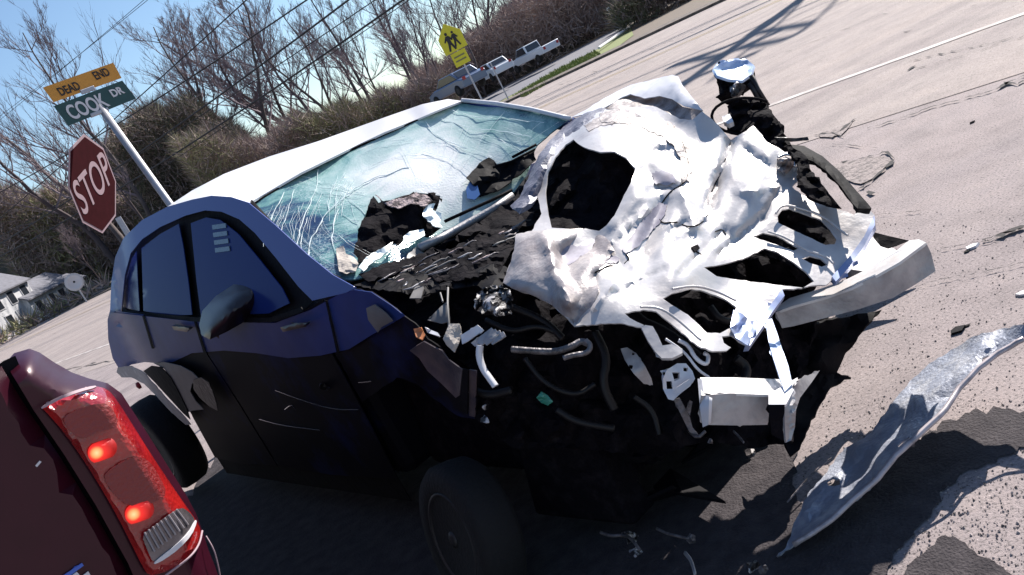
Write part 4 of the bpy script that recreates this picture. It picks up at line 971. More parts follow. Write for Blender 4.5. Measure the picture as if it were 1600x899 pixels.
mb = MB(); mb.tube([gl(x, y, -.02) for x, y in resample([(722, 157), (775, 162), (830, 171), (892, 186)], 18, 0, rnd, False)], .012, 6); mb.build('far_pillar_edge', 'frame', car, True)
rc = random.Random(11)
def fracture(pts, w_):
    p = resample(pts, 9, 1.6, rc, False); p = [q for q in p if not inside(q, hole1) and not inside(q, hole2)]
    if len(p) > 2: FR.tube([gl(x, y, -.010) for x, y in p], [w_ * .6 * rc.uniform(.3, 1) for _ in p], 4)
FR = MB()
for P, w_ in [([(497, 265), (494, 295), (482, 325), (468, 360), (463, 385), (466, 404)], .0045), ([(444, 300), (436, 318), (425, 340), (420, 356)], .0035), ([(460, 296), (450, 330), (440, 360)], .0035), ([(530, 326), (521, 350), (518, 372), (524, 392)], .0045), ([(480, 340), (470, 380), (474, 408)], .003),
              ([(478, 412), (484, 380), (505, 340), (540, 305), (585, 278), (640, 262)], .005), ([(665, 190), (676, 206), (700, 222), (730, 232)], .005), ([(700, 172), (740, 182), (800, 186), (850, 192)], .0035), ([(690, 186), (735, 200), (790, 206), (830, 214)], .0035), ([(660, 236), (700, 246), (735, 268)], .003), ([(545, 310), (565, 328), (580, 345)], .004), ([(535, 335), (550, 345), (566, 350)], .003)]: fracture(P, w_)
for k in range(110):      # radial and ring cracks about the impact
    a = rc.uniform(0, 2 * pi); r0_, r1_ = rc.uniform(60, 130), rc.uniform(140, 290)
    if k % 2: P = [(670 + cos(a) * r * 1.1, 320 + sin(a) * r * .75) for r in (r0_, (r0_ + r1_) / 2, r1_)]
    else: P = [(670 + cos(a + s) * r0_ * 1.9, 320 + sin(a + s) * r0_ * 1.15) for s in (0, .15, .3, .45, .6)]
    gpoly = [(395, 322), (475, 273), (560, 232), (650, 192), (720, 164), (830, 177), (880, 188), (838, 226), (820, 275), (740, 340), (650, 394), (560, 434), (520, 438), (450, 384)]
    P = [q for q in P if inside(q, gpoly)]
    if len(P) > 1: fracture(P, .0015)
for k in range(22):
    x_ = rc.uniform(425, 560); y_ = 322 - (x_ - 425) * .42 + rc.uniform(-6, 30); l_ = rc.uniform(18, 75)
    fracture([(x_, y_), (x_ - l_ * .22, y_ + l_ * .5), (x_ - l_ * .30 + rc.uniform(-5, 8), y_ + l_)], .0015)
FR.build('glass_fractures', 'crackline', car)
# things poking through the glass
def gsheet(name, outline, m, o=0.05, **k): return sheet(name, outline, lambda x, y: gl(x, y, o), m, car, **k)
gsheet('torn_hood_insulation', [(583, 302), (590, 318), (618, 310), (640, 304), (654, 298), (692, 304), (686, 326), (692, 344), (694, 358), (668, 374), (662, 360), (628, 378), (606, 396), (580, 404), (560, 410), (553, 392), (558, 360), (570, 334)], 'soot', -.03, step=7, crumple=.05, cs=7, jit=1.5, seed=4, edge=.03)
gsheet('frayed_insulation_edge', [(586, 304), (600, 318), (622, 326), (642, 318), (664, 322), (676, 314), (668, 306), (650, 300), (640, 306), (620, 311), (602, 316)], 'fray', -.075, step=5, crumple=.02, cs=14, jit=1.5, seed=6)
gsheet('glass_flap', [(667, 320), (680, 318), (676, 328), (690, 334), (688, 350), (692, 356), (676, 352), (660, 336)], 'crackline', -.08, step=5, crumple=.03, cs=12, jit=1)
gsheet('black_trim_flap', [(728, 278), (744, 262), (756, 250), (764, 246), (776, 257), (802, 250), (834, 236), (838, 250), (808, 276), (778, 298), (750, 308), (744, 292)], 'black', -.04, step=7, crumple=.04, cs=8, jit=1.6, seed=8)
gsheet('glass_flap', [(736, 282), (746, 290), (750, 304), (742, 312), (730, 310), (728, 296)], 'bluepane', -.05, step=6)
gsheet('airbag_remnant', [(525, 388), (536, 384), (540, 396), (553, 402), (560, 412), (556, 424), (542, 428), (530, 424)], 'beige', -.03, step=5, crumple=.02, cs=12, jit=1)
gsheet('glass_flap', [(560, 418), (572, 402), (600, 386), (614, 378), (612, 388), (596, 402), (580, 412), (568, 424)], 'crackline', -.05, step=5, crumple=.02, cs=12, jit=1)
gsheet('glass_flap', [(630, 370), (640, 362), (662, 358), (664, 368), (645, 378), (632, 382)], 'crackline', -.05, step=5, crumple=.02, cs=12)
gsheet('grey_plastic_flap', [(632, 424), (636, 400), (650, 386), (664, 396), (668, 412), (656, 428), (640, 432)], 'greyclad', -.06, step=5, crumple=.03, cs=10, jit=1)
for P, r_ in (([(695, 346), (730, 330), (770, 312), (800, 297)], .008), ([(770, 262), (800, 252), (836, 233)], .006), ([(800, 246), (838, 226)], .007)):
    mb = MB(); mb.tube([gl(x, y, -.05) for x, y in P], r_, 5); mb.build('wiper_arm', 'black', car, True)
mb = MB(); mb.tube([gl(x, y, -.06) for x, y in [(655, 388), (690, 372), (730, 350), (770, 328), (802, 306)]], .018, 7); mb.build('cowl_tube', 'beam', car, True)
gsheet('cowl_glass_strip', [(662, 378), (700, 358), (750, 332), (798, 302), (804, 308), (760, 338), (700, 370), (668, 390)], 'tealpane', -.03, step=7, crumple=.01, cs=10, jit=1)

# cowl and engine bay: sooty crumpled mass that fills the front of the car
cowl_c = [(540, 445, 3.55), (640, 410, 3.55), (800, 310, 3.75), (830, 280, 3.8), (800, 440, 2.95), (700, 440, 3.15), (620, 470, 3.15), (700, 520, 2.95), (760, 560, 2.85), (900, 560, 2.75), (1000, 640, 2.75), (900, 680, 2.75), (760, 660, 2.85), (1100, 560, 2.75), (1200, 660, 2.75), (900, 380, 3.3), (1000, 480, 2.85), (1250, 420, 3.02), (1200, 500, 2.95)]
cb = rbf(cowl_c)
def bay(x, y, o=0.0): return onD(x, y, cb(x, y) + o)
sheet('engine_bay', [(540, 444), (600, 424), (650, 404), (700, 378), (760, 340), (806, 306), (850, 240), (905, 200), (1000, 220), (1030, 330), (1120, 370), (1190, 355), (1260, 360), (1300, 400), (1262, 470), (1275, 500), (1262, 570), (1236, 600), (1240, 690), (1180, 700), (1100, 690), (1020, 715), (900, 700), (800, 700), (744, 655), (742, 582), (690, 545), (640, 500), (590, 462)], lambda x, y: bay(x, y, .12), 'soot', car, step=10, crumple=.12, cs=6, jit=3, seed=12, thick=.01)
mb = MB(); mb.box(L(1.72, .02, .52), 1.0, 1.5, .50, CX, CY, CZ, .92); o = bev(mb.build('engine_block', 'soot', car), .06, 3)
mb = MB(); mb.box(L(2.0, .05, .30), .7, 1.3, .12, CX, CY); bev(mb.build('subframe', 'black', car), .03, 2)
rn = random.Random(77)
mb = MB(); mb.box(L(2.16, .05, .38), .10, 1.5, .46, CX, CY); bev(mb.build('radiator', 'soot', car), .01, 2)  # hidden box added to shade a sunlit patch of ground
for k in range(16):      # crushed radiator, fan and undertray pieces packed below the beam
    Y_ = -.72 + 1.5 * (k + .5) / 16; X0_ = 2.22 - .10 * abs(Y_) + rn.uniform(-.05, .05)
    mb = MB(); mb.box(L(X0_ - .1, Y_, .12 + .22 * rn.random() + .08), .42, .13, .34, (CX + CZ * rn.uniform(-.3, .3) + CY * rn.uniform(-.3, .3)).normalized(), CY, CZ, rn.uniform(.6, 1)); bev(mb.build('crushed_radiator_piece', 'soot', car), .015, 2)
for k in range(11):
    Y_ = -.6 + 1.5 * k / 10; d_ = CX * rn.uniform(.5, 1) + CY * rn.uniform(-.4, .7); c_ = L(2.22, Y_, .05 + .05 * rn.random()); w_ = CY * rn.uniform(.03, .08)
    mb = MB(); mb.prism([c_ - w_, c_ + w_, c_ + d_ * rn.uniform(.18, .36) + w_ * .3 + CZ * rn.uniform(-.03, .10), c_ + d_ * .2 - w_ + CZ * .03], CZ * .012); mb.build('undertray_shard', 'black', car)
def bsheet(name, outline, m, o=-.05, **k):
    k.setdefault('step', 6); k.setdefault('crumple', .02); k.setdefault('cs', 10)
    return sheet(name, outline, lambda x, y: bay(x, y, o), m, car, **k)
bsheet('cowl_panel', [(552, 446), (600, 430), (640, 424), (700, 420), (760, 412), (806, 420), (800, 446), (770, 452), (740, 446), (700, 452), (660, 462), (620, 456), (580, 452)], 'black', -.05, crumple=.05, jit=2, seed=3)
bsheet('scraped_cowl_edge', [(664, 424), (690, 396), (730, 374), (770, 358), (806, 352), (812, 372), (795, 400), (780, 425), (740, 432), (700, 440), (680, 438)], 'soot', -.06, crumple=.04, cs=12, jit=2.5, seed=4)
bsheet('scraped_cowl_edge', [(560, 428), (600, 412), (640, 404), (676, 388), (684, 394), (650, 416), (610, 430), (575, 440)], 'soot', -.08, crumple=.03, cs=14, jit=2, seed=5)
for k in range(34):
    x0_ = rc.uniform(590, 800); y0_ = 452 - (x0_ - 590) * .42 + rc.uniform(-16, 22); ln_ = rc.uniform(8, 34)
    mb = MB(); mb.tube([bay(x0_ + ln_ * t, y0_ - ln_ * .45 * t + rc.uniform(-2, 2), -.13) for t in (0, .4, .7, 1)], [.002, rc.uniform(.003, .007), .004, .001], 4, flat=.5); mb.build('shredded_trim', rc.choice(['scrapmetal', 'beam', 'greyclad', 'fray']), car, True)
bsheet('crushed_radiator_pipework', [(742, 470), (752, 452), (775, 446), (796, 452), (800, 470), (798, 490), (780, 494), (756, 492), (744, 484)], 'sootlight2', -.16, crumple=.10, cs=16, step=4, jit=2, seed=8)
bsheet('bracket_plate', [(640, 466), (650, 446), (662, 448), (658, 466)], 'greyclad', -.1, seed=2)
bsheet('bracket_plate', [(668, 500), (690, 478), (700, 470), (702, 502), (690, 506)], 'greyclad', -.12, seed=5)
bsheet('torn_clip', [(692, 530), (702, 506), (718, 506), (722, 522), (716, 540), (710, 551), (698, 540)], 'beige', -.2, seed=6, edge=.02)
bsheet('amber_marker_lamp', [(646, 514), (658, 512), (664, 522), (660, 531), (650, 526)], 'orange', -.16)
bsheet('bent_flange', [(664, 512), (684, 520), (688, 526), (668, 520)], 'frame', -.15)
bsheet('bent_flange', [(720, 524), (746, 508), (756, 516), (730, 534), (722, 538)], 'frame', -.22, seed=9)
for k in range(4): bsheet('folded_fin', [(736 + k * 9, 536 - k * 2), (768 + k * 6, 512 + k * 2), (772 + k * 6, 516 + k * 3), (742 + k * 9, 542 - k)], 'beam', -.24 - k * .01, seed=k)
def btube(name, pts, r, m, o=-.1, flat=1.0, n=7):
    p = chaikin(pts, False, 2); mb = MB(); mb.tube([bay(x, y, o) for x, y in p], r, n, flat=flat); return mb.build(name, m, car, True)
btube('bent_bracket', [(750, 540), (748, 556), (754, 576), (764, 590), (774, 604)], .013, 'frame', -.26, .6)
btube('steering_link', [(800, 546), (840, 549), (868, 550), (895, 541), (908, 532), (920, 538)], .010, 'scrapmetal', -.2)
btube('steering_link', [(880, 560), (895, 555), (918, 552), (924, 540), (915, 532)], .008, 'scrapmetal', -.22)
btube('hose', [(960, 430), (990, 500), (1040, 520), (1090, 560)], .02, 'black', -.05)
btube('brake_line', [(1060, 532), (1076, 540), (1086, 560), (1104, 572), (1108, 556), (1100, 552)], .006, 'frame', -.3)
btube('brake_line', [(1040, 530), (1070, 550), (1090, 578), (1108, 590)], .004, 'frame', -.3)
btube('hanging_wire', [(700, 450), (699, 480), (702, 512)], .004, 'greyclad', -.15)
btube('hanging_wire', [(688, 458), (692, 472)], .003, 'greyclad', -.15)
for k, P in enumerate([[(760, 500), (800, 520), (840, 508), (870, 520)], [(800, 480), (850, 500), (880, 530)], [(930, 520), (950, 560), (940, 600), (960, 640)], [(820, 560), (850, 600), (900, 620), (930, 600)], [(1110, 480), (1125, 500), (1150, 505)], [(1150, 560), (1170, 575), (1160, 600)], [(990, 620), (1020, 640), (1030, 680)], [(870, 640), (900, 660), (960, 670)], [(720, 600), (760, 620), (800, 610)]]):
    btube('hose', P, .009 + .003 * (k % 3), 'blackgloss2', .02)
bsheet('perforated_bracket', [(970, 545), (980, 543), (994, 552), (1008, 572), (1018, 592), (1020, 602), (1006, 600), (990, 584), (976, 562)], 'beam', -.12, holes=[[(988, 551), (992, 551), (991, 555), (987, 555)], [(983, 570), (989, 571), (988, 577), (983, 576)]], step=5, crumple=.01)
bsheet('green_clip', [(838, 622), (846, 612), (856, 618), (864, 628), (856, 634), (846, 630)], 'green', -.1, step=4, crumple=.03, cs=20)
bsheet('headlamp_bracket', [(1036, 592), (1042, 578), (1058, 568), (1072, 568), (1082, 580), (1086, 592), (1078, 604), (1062, 616), (1052, 626), (1044, 624), (1036, 608)], 'frame', -.30, holes=[[(1050, 582), (1062, 582), (1062, 592), (1054, 596)], [(1041, 596), (1050, 596), (1051, 608), (1042, 608)], [(1068, 574), (1075, 575), (1074, 581), (1068, 580)]], step=5, crumple=.01, thick=.02)
bsheet('bracket_flange', [(1057, 606), (1078, 592), (1084, 596), (1062, 614), (1056, 614)], 'signwhite', -.34, crumple=0)
bsheet('hanging_strap', [(1052, 624), (1062, 622), (1072, 640), (1078, 652), (1082, 668), (1092, 680), (1078, 676), (1068, 656)], 'scrapmetal', -.28, crumple=.01)
bsheet('hanging_strap', [(1072, 640), (1078, 626), (1082, 628), (1078, 650)], 'scrapmetal', -.28, crumple=.0)

# hood: crumpled outer skin with a torn out crater
HC = [(890, 187, 4.25), (985, 135, 4.1), (1060, 122, 3.75), (1100, 172, 3.35), (1142, 216, 3.28), (1177, 197, 3.30), (1245, 255, 3.10), (1250, 300, 3.0), (1340, 328, 2.88), (1366, 340, 2.83), (1305, 430, 2.72), (1222, 450, 2.66), (1165, 540, 2.48), (1110, 549, 2.42), (1030, 550, 2.44),
      (897, 509, 2.60), (800, 440, 2.9), (807, 367, 3.12), (840, 300, 3.4), (850, 240, 3.62), (900, 190, 3.95), (960, 180, 3.72), (1065, 200, 3.42), (1078, 262, 3.16), (1000, 250, 3.22), (1040, 320, 3.00), (1100, 350, 2.92), (1000, 400, 2.80), (950, 450, 2.62), (1180, 300, 3.0), (940, 380, 2.92), (1120, 450, 2.68), (1050, 420, 2.62)]
hd = rbf(HC)
HCREASE = [(1142, 222, 1120, 290, 5, .025), (1120, 290, 1100, 345, 5, .025), (1100, 345, 1060, 352, 4, .02), (1060, 352, 1010, 400, 5, .025), (1010, 400, 930, 430, 5, .02), (1240, 270, 1190, 340, 5, .02), (1190, 340, 1120, 400, 5, .02), (985, 240, 1060, 215, 5, -.02), (1000, 300, 1070, 290, 5, .02), (950, 380, 1010, 330, 4, -.02), (1150, 300, 1230, 290, 4, -.015), (1130, 360, 1060, 430, 5, .018), (960, 460, 1040, 420, 5, .02), (930, 480, 960, 440, 4, -.02), (1160, 230, 1200, 260, 4, .02), (1035, 320, 1005, 395, 14, .06), (1060, 285, 1090, 360, 9, -.03), (1010, 270, 1030, 290, 16, .04), (880, 400, 930, 380, 20, .05), (940, 400, 965, 410, 14, .035), (990, 415, 1100, 340, 7, -.03), (900, 500, 925, 440, 10, .035), (860, 380, 890, 470, 9, -.03), (1130, 250, 1180, 300, 18, -.02), (1142, 222, 1110, 320, 8, .03), (1200, 240, 1150, 350, 14, -.025), (960, 190, 1060, 230, 12, -.03), (1000, 300, 960, 350, 12, -.03)]
def hood(x, y, o=0.0):
    D = hd(x, y); P = onD(x, y, D)
    d = .013 * (ridg(P, 3.4, 21) * .6 + nz(P, 9.7, 26) * .32 + .10 * nz(P, 23, 30))
    for (x0, y0, x1, y1, wd, am) in HCREASE: d += am * math.exp(-(segd((x, y), (x0, y0), (x1, y1)) / wd) ** 2)
    return onD(x, y, D + d + o)
def hsheet(name, outline, m, o=0.0, **k):
    k.setdefault('step', 7); return sheet(name, outline, lambda x, y: hood(x, y, o), m, car, **k)
crater = [(838, 300), (843, 264), (858, 240), (872, 224), (887, 211), (903, 208), (906, 224), (920, 232), (938, 237), (960, 236), (978, 246), (993, 263), (986, 285), (975, 305), (960, 337), (948, 352), (936, 361), (915, 356), (900, 358), (880, 356), (860, 358), (846, 334)]
slotA = [(1036, 467), (1050, 459), (1080, 452), (1100, 455), (1132, 467), (1150, 480), (1146, 500), (1142, 512), (1125, 521), (1105, 520), (1075, 492), (1050, 477)]
slotB = [(1100, 418), (1125, 414), (1160, 405), (1195, 388), (1215, 394), (1240, 410), (1262, 428), (1272, 440), (1255, 450), (1220, 446), (1180, 441), (1150, 437), (1120, 432)]
slotC = [(1215, 338), (1222, 328), (1234, 326), (1282, 343), (1296, 358), (1307, 375), (1304, 382), (1290, 383), (1262, 370), (1232, 356), (1216, 348)]
slotD = [(1176, 370), (1192, 364), (1212, 368), (1248, 388), (1240, 392), (1200, 378)]
slotE = [(1253, 404), (1266, 400), (1282, 404), (1293, 414), (1284, 417), (1265, 411)]
main = [(945, 172), (985, 168), (1007, 167), (1025, 167), (1042, 176), (1062, 186), (1082, 187), (1097, 174), (1118, 192), (1142, 219), (1160, 208), (1177, 196), (1186, 206), (1198, 222), (1218, 232), (1238, 246), (1246, 262), (1246, 284), (1238, 292), (1252, 304), (1290, 320), (1335, 336), (1341, 325), (1356, 325), (1366, 336), (1365, 350), (1352, 368), (1330, 400), (1306, 432), (1290, 446), (1274, 446),
        (1240, 452), (1222, 452), (1205, 478), (1188, 505), (1168, 540), (1155, 534), (1143, 524), (1128, 526), (1131, 536), (1142, 543), (1136, 548), (1114, 549), (1090, 540), (1065, 520), (1045, 503), (1025, 487), (1005, 484), (987, 487), (976, 490), (984, 497), (1006, 508), (1002, 512), (975, 506), (945, 506), (897, 509), (882, 494), (862, 476), (832, 461), (800, 450), (786, 442), (798, 410), (804, 385), (806, 366), (830, 362)]
crater_rim = [(846, 334), (838, 300), (843, 264), (858, 240), (872, 224), (887, 211), (903, 190), (925, 178)]
hsheet('hood', main + crater_rim, 'hood', 0,  holes=[slotA, slotB, slotC, slotD, slotE, [(905, 226), (920, 233), (938, 238), (960, 237), (978, 247), (993, 263), (986, 285), (975, 305), (960, 337), (948, 352), (936, 361), (915, 357), (900, 359), (880, 357), (862, 356), (856, 330), (852, 300), (856, 268), (868, 245), (884, 226), (896, 218)]],
       crumple=0, jit=.9, seed=21, sharp=38, thick=.005)
hsheet('hood_crater', [(830, 320), (836, 270), (860, 228), (895, 196), (925, 196), (1000, 230), (1010, 270), (985, 320), (950, 375), (900, 372), (850, 370)], 'soot', .22, crumple=.08, cs=6, seed=5)
hsheet('curled_hood_rim', [(797, 322), (812, 308), (822, 285), (832, 262), (845, 238), (864, 215), (888, 192), (912, 178), (940, 168), (952, 172), (930, 184), (906, 202), (884, 216), (868, 236), (856, 258), (848, 282), (842, 305), (830, 325), (812, 335)], 'rimmetal', -.05, crumple=.02, cs=9, edge=.05, edge_w=10, jit=1)
hsheet('scorched_fold', [(912, 196), (930, 186), (960, 178), (990, 178), (1016, 182), (1044, 190), (1068, 206), (1078, 232), (1082, 262), (1078, 284), (1070, 282), (1072, 258), (1064, 236), (1050, 216), (1028, 202), (1000, 196), (968, 192), (940, 196), (920, 206)], 'hooddirty', -.006, crumple=.0, step=4, jit=2.2, seed=17, thick=.001)
hsheet('scorched_fold', [(1000, 196), (1015, 186), (1035, 192), (1052, 205), (1064, 214), (1060, 222), (1074, 245), (1076, 262), (1074, 280), (1066, 286), (1062, 270), (1064, 250), (1054, 228), (1034, 212), (1016, 206)], 'hooddirty', -.012, crumple=.003, cs=16, step=4, jit=1.4, seed=7)
hsheet('scorched_fold', [(936, 178), (960, 170), (985, 172), (1002, 182), (996, 192), (972, 188), (950, 192), (938, 190)], 'hooddirty', -.012, crumple=.012, cs=16, step=4, jit=1.4, seed=9)
hsheet('lower_hood_fold', [(806, 366), (830, 361), (870, 359), (905, 357), (936, 361), (950, 375), (960, 392), (945, 412), (930, 430), (935, 455), (925, 480), (900, 508), (882, 494), (862, 476), (832, 461), (800, 450), (786, 442), (798, 410), (804, 385)], 'hoodgrey', -.045, crumple=.03, cs=5, jit=.8, seed=14, edge=.03, sharp=40, creases=[(850, 370, 885, 470, 12, -.05), (915, 375, 880, 420, 18, .06)])
hsheet('hood_far_flange', [(893, 183), (915, 172), (940, 156), (962, 144), (985, 133), (1015, 126), (1050, 117), (1060, 120), (1066, 133), (1082, 153), (1098, 173), (1068, 166), (1050, 155), (1030, 150), (1007, 154), (985, 147), (972, 152), (945, 168), (920, 178)], 'frame', .05, crumple=.02, cs=5, jit=.5, edge=.02)
hsheet('flange_fold', [(945, 170), (975, 150), (986, 147), (1007, 155), (1030, 150), (1050, 155), (1066, 167), (1098, 173), (1083, 187), (1062, 186), (1042, 176), (1025, 168), (1007, 168), (985, 170)], 'hooddirty', .10, crumple=.02, cs=8, creases=[(985, 150, 1060, 172, 10, .05)])
hsheet('grille_backing', [(1205, 335), (1225, 318), (1300, 342), (1326, 380), (1312, 420), (1260, 425), (1200, 400), (1170, 372)], 'soot', .20, crumple=.06, cs=8, seed=3)
# pressed edges of the hood inner frame
def htube(name, pts, r, m, o=-.02, flat=1.0, closed=False):
    p = chaikin(pts, closed, 2); p = p + [p[0]] if closed else p
    mb = MB(); mb.tube([hood(x, y, o) for x, y in p], r, 6, cap=not closed, flat=flat); return mb.build(name, m, car, True)
htube('pressed_slot_rim', [(1212, 334), (1220, 322), (1236, 321), (1286, 337), (1312, 360), (1325, 368)], .004, 'hood')
htube('pressed_slot_rim', [(1200, 362), (1230, 372), (1260, 392), (1290, 400), (1302, 412)], .004, 'hood')
htube('pressed_slot_rim', [(1050, 452), (1085, 446), (1120, 455), (1150, 470)], .004, 'hood')
htube('pressed_slot_rim', [(1000, 480), (1030, 480), (1060, 500), (1095, 532)], .004, 'hood')
hsheet('hood_front_lip', [(1366, 336), (1367, 352), (1350, 385), (1325, 420), (1306, 440), (1300, 432), (1330, 398), (1350, 370), (1362, 345)], 'bluemetal', -.015, thick=.02, step=6)
hsheet('hood_front_lip', [(1222, 452), (1226, 462), (1205, 490), (1190, 512), (1172, 540), (1164, 541), (1180, 514), (1200, 482)], 'bluemetal', -.02, thick=.02, step=6)
hsheet('bent_hood_corner', [(1146, 484), (1160, 490), (1172, 502), (1184, 500), (1182, 516), (1168, 540), (1150, 528), (1141, 512)], 'bluemetal', -.03, step=6, crumple=.02, cs=10, creases=[(1150, 520, 1175, 495, 5, .03)])
hsheet('hood_frame_strip', [(1002, 512), (1008, 508), (1020, 510), (1028, 524), (1035, 540), (1050, 538), (1066, 545), (1066, 552), (1050, 560), (1034, 560), (1024, 550), (1012, 532)], 'hood', -.02, step=5, thick=.01)
hsheet('hinge_lump', [(1214, 248), (1226, 240), (1240, 244), (1244, 256), (1240, 268), (1226, 272), (1214, 264)], 'hooddirty', -.04, step=4, crumple=.04, cs=18, edge=.03, edge_w=8)
htube('cable_loop', [(1216, 246), (1230, 240), (1243, 246), (1242, 260)], .005, 'chrome', -.06)
hsheet('hood_tear', [(1080, 386), (1090, 382), (1094, 388), (1086, 394)], 'soot', -.01, step=4)
for P in ([(1118, 362), (1128, 358), (1134, 366)], [(1080, 388), (1096, 398)], [(905, 432), (925, 418), (945, 410)]):
    htube('scratch', P, .0022, 'black', -.004)
for k, (P, mm) in enumerate([([(1030, 316), (1042, 320), (1037, 338), (1018, 362), (996, 386), (978, 396), (972, 388), (988, 366), (1008, 340)], 'heatstain'), ([(865, 392), (890, 384), (915, 384), (930, 376), (925, 392), (905, 402), (890, 414), (872, 410)], 'heatstain'), ([(1018, 270), (1036, 266), (1052, 272), (1056, 286), (1040, 290), (1022, 286)], 'heatstain'),
        ([(938, 396), (955, 398), (968, 404), (962, 412), (946, 410)], 'heatstain'), ([(888, 450), (905, 440), (922, 442), (915, 465), (902, 492), (896, 506), (888, 490)], 'rust')]):
    hsheet('heat_stain', P, mm, -.008, step=4, jit=1.6, seed=k, crumple=0, thick=.001)  # crease shade painted on thin sheets, beside one rust mark
for P in ([(1106, 336), (1096, 350), (1076, 356), (1056, 346), (1036, 350), (1030, 342)], [(968, 418), (952, 414), (938, 422), (922, 430), (910, 436)], [(976, 412), (984, 404), (978, 398)], [(1066, 222), (1074, 245), (1077, 264), (1072, 284), (1060, 292), (1046, 300), (1034, 318)], [(1032, 196), (1050, 206), (1064, 216)],
          [(1142, 222), (1130, 260), (1112, 300)], [(920, 440), (902, 462), (896, 500)], [(890, 372), (884, 398)]):
    htube('torn_crease', P, .0024, 'black', -.003)
# bumper beam and crash boxes
bf = rbf([(1215, 500, 2.86), (1300, 470, 2.80), (1370, 440, 2.73), (1455, 400, 2.81), (1230, 515, 2.86), (1320, 500, 2.80), (1440, 380, 2.80)])
sheet('bumper_beam', [(1212, 488), (1240, 478), (1290, 464), (1330, 450), (1368, 431), (1405, 410), (1447, 379), (1455, 396), (1462, 424), (1430, 445), (1395, 466), (1340, 484), (1290, 497), (1240, 510), (1222, 513)], lambda x, y: onD(x, y, bf(x, y)), 'beam', car, step=9, crumple=.008, cs=6, thick=.008)
sheet('beam_top', [(1212, 488), (1240, 478), (1290, 464), (1330, 450), (1368, 431), (1405, 410), (1447, 379), (1436, 374), (1420, 376), (1396, 396), (1360, 418), (1320, 438), (1280, 452), (1234, 466), (1216, 478)], [(1212, 488, 2.865), (1290, 464, 2.80), (1368, 431, 2.735), (1447, 379, 2.80), (1436, 374, 2.95), (1396, 396, 2.90), (1320, 438, 2.90), (1234, 466, 2.97)], 'hood', car, step=8, thick=.008)
mb = MB(); P0 = onD(1340, 430, 2.95)
sheet('crash_box', [(1322, 420), (1352, 366), (1378, 378), (1408, 396), (1390, 404), (1350, 424)], [(1322, 420, 2.98), (1352, 366, 3.2), (1408, 396, 2.94), (1378, 378, 3.08)], 'hood', car, step=8, thick=.05)
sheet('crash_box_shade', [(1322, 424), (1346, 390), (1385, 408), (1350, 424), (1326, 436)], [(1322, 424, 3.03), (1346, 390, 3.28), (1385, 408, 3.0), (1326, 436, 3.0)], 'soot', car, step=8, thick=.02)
sheet('torn_undertray', [(1228, 518), (1300, 500), (1345, 490), (1378, 484), (1352, 510), (1338, 534), (1318, 560), (1308, 582), (1330, 590), (1300, 604), (1276, 640), (1262, 668), (1250, 700), (1236, 712), (1226, 690), (1238, 640), (1236, 590)], [(1228, 518, 3.10), (1378, 484, 3.12), (1308, 582, 3.10), (1238, 640, 2.98), (1240, 705, 2.86), (1262, 668, 2.92)], 'black', car, step=8, crumple=.05, cs=7, jit=2, seed=41, thick=.01)  # black sheet added to cast shade and darken the area below the beam
# near crash box
cx_ = [(1095, 592, 2.36), (1240, 592, 2.36), (1100, 616, 2.26), (1200, 618, 2.26), (1180, 575, 2.5)]
sheet('crash_box', [(1094, 590), (1150, 590), (1198, 592), (1240, 594), (1232, 612), (1200, 617), (1140, 615), (1096, 618)], [(1094, 590, 2.38), (1240, 594, 2.38), (1096, 618, 2.26), (1232, 612, 2.26)], 'hood', car, step=7, thick=.006, crumple=.006)
sheet('crash_box_face', [(1096, 618), (1140, 615), (1200, 617), (1202, 640), (1200, 664), (1150, 665), (1102, 664), (1094, 660), (1093, 640)], [(1096, 618, 2.255), (1200, 617, 2.255), (1200, 664, 2.27), (1102, 664, 2.27)], 'beam', car, step=7, thick=.006, crumple=.006)
sheet('crash_box_end_flange', [(1090, 592), (1096, 592), (1100, 616), (1108, 620), (1107, 664), (1098, 668), (1094, 640)], [(1090, 592, 2.36), (1108, 620, 2.24), (1107, 664, 2.25), (1094, 640, 2.26)], 'frame', car, step=6, thick=.01)
sheet('vertical_strap', [(1196, 500), (1206, 498), (1214, 520), (1222, 545), (1232, 572), (1238, 600), (1226, 612), (1218, 590), (1208, 560), (1200, 530)], [(1200, 500, 2.5), (1215, 550, 2.34), (1232, 600, 2.24), (1225, 540, 2.36)], 'bluewhite', car, step=6, thick=.008, creases=[(1198, 545, 1222, 540, 5, .02)])
mb = MB()
sheet('corner_block', [(1201, 616), (1232, 598), (1246, 590), (1240, 610), (1228, 632), (1201, 632)], [(1201, 616, 2.23), (1240, 594, 2.26), (1228, 632, 2.18), (1201, 632, 2.19)], 'signwhite', car, step=6, thick=.008)
sheet('corner_block_face', [(1200, 633), (1226, 633), (1226, 690), (1206, 680)], [(1200, 633, 2.19), (1226, 633, 2.18), (1226, 690, 2.2), (1206, 680, 2.2)], 'soot', car, step=8, thick=.01)
sheet('torn_gusset', [(1226, 632), (1240, 606), (1250, 592), (1281, 579), (1268, 598), (1250, 622), (1244, 640), (1242, 668), (1236, 688), (1228, 692), (1226, 660)], [(1226, 632, 2.19), (1281, 579, 2.34), (1244, 640, 2.2), (1232, 690, 2.2)], 'beam', car, step=6, thick=.006, crumple=.01, creases=[(1243, 600, 1238, 690, 4, -.012)])
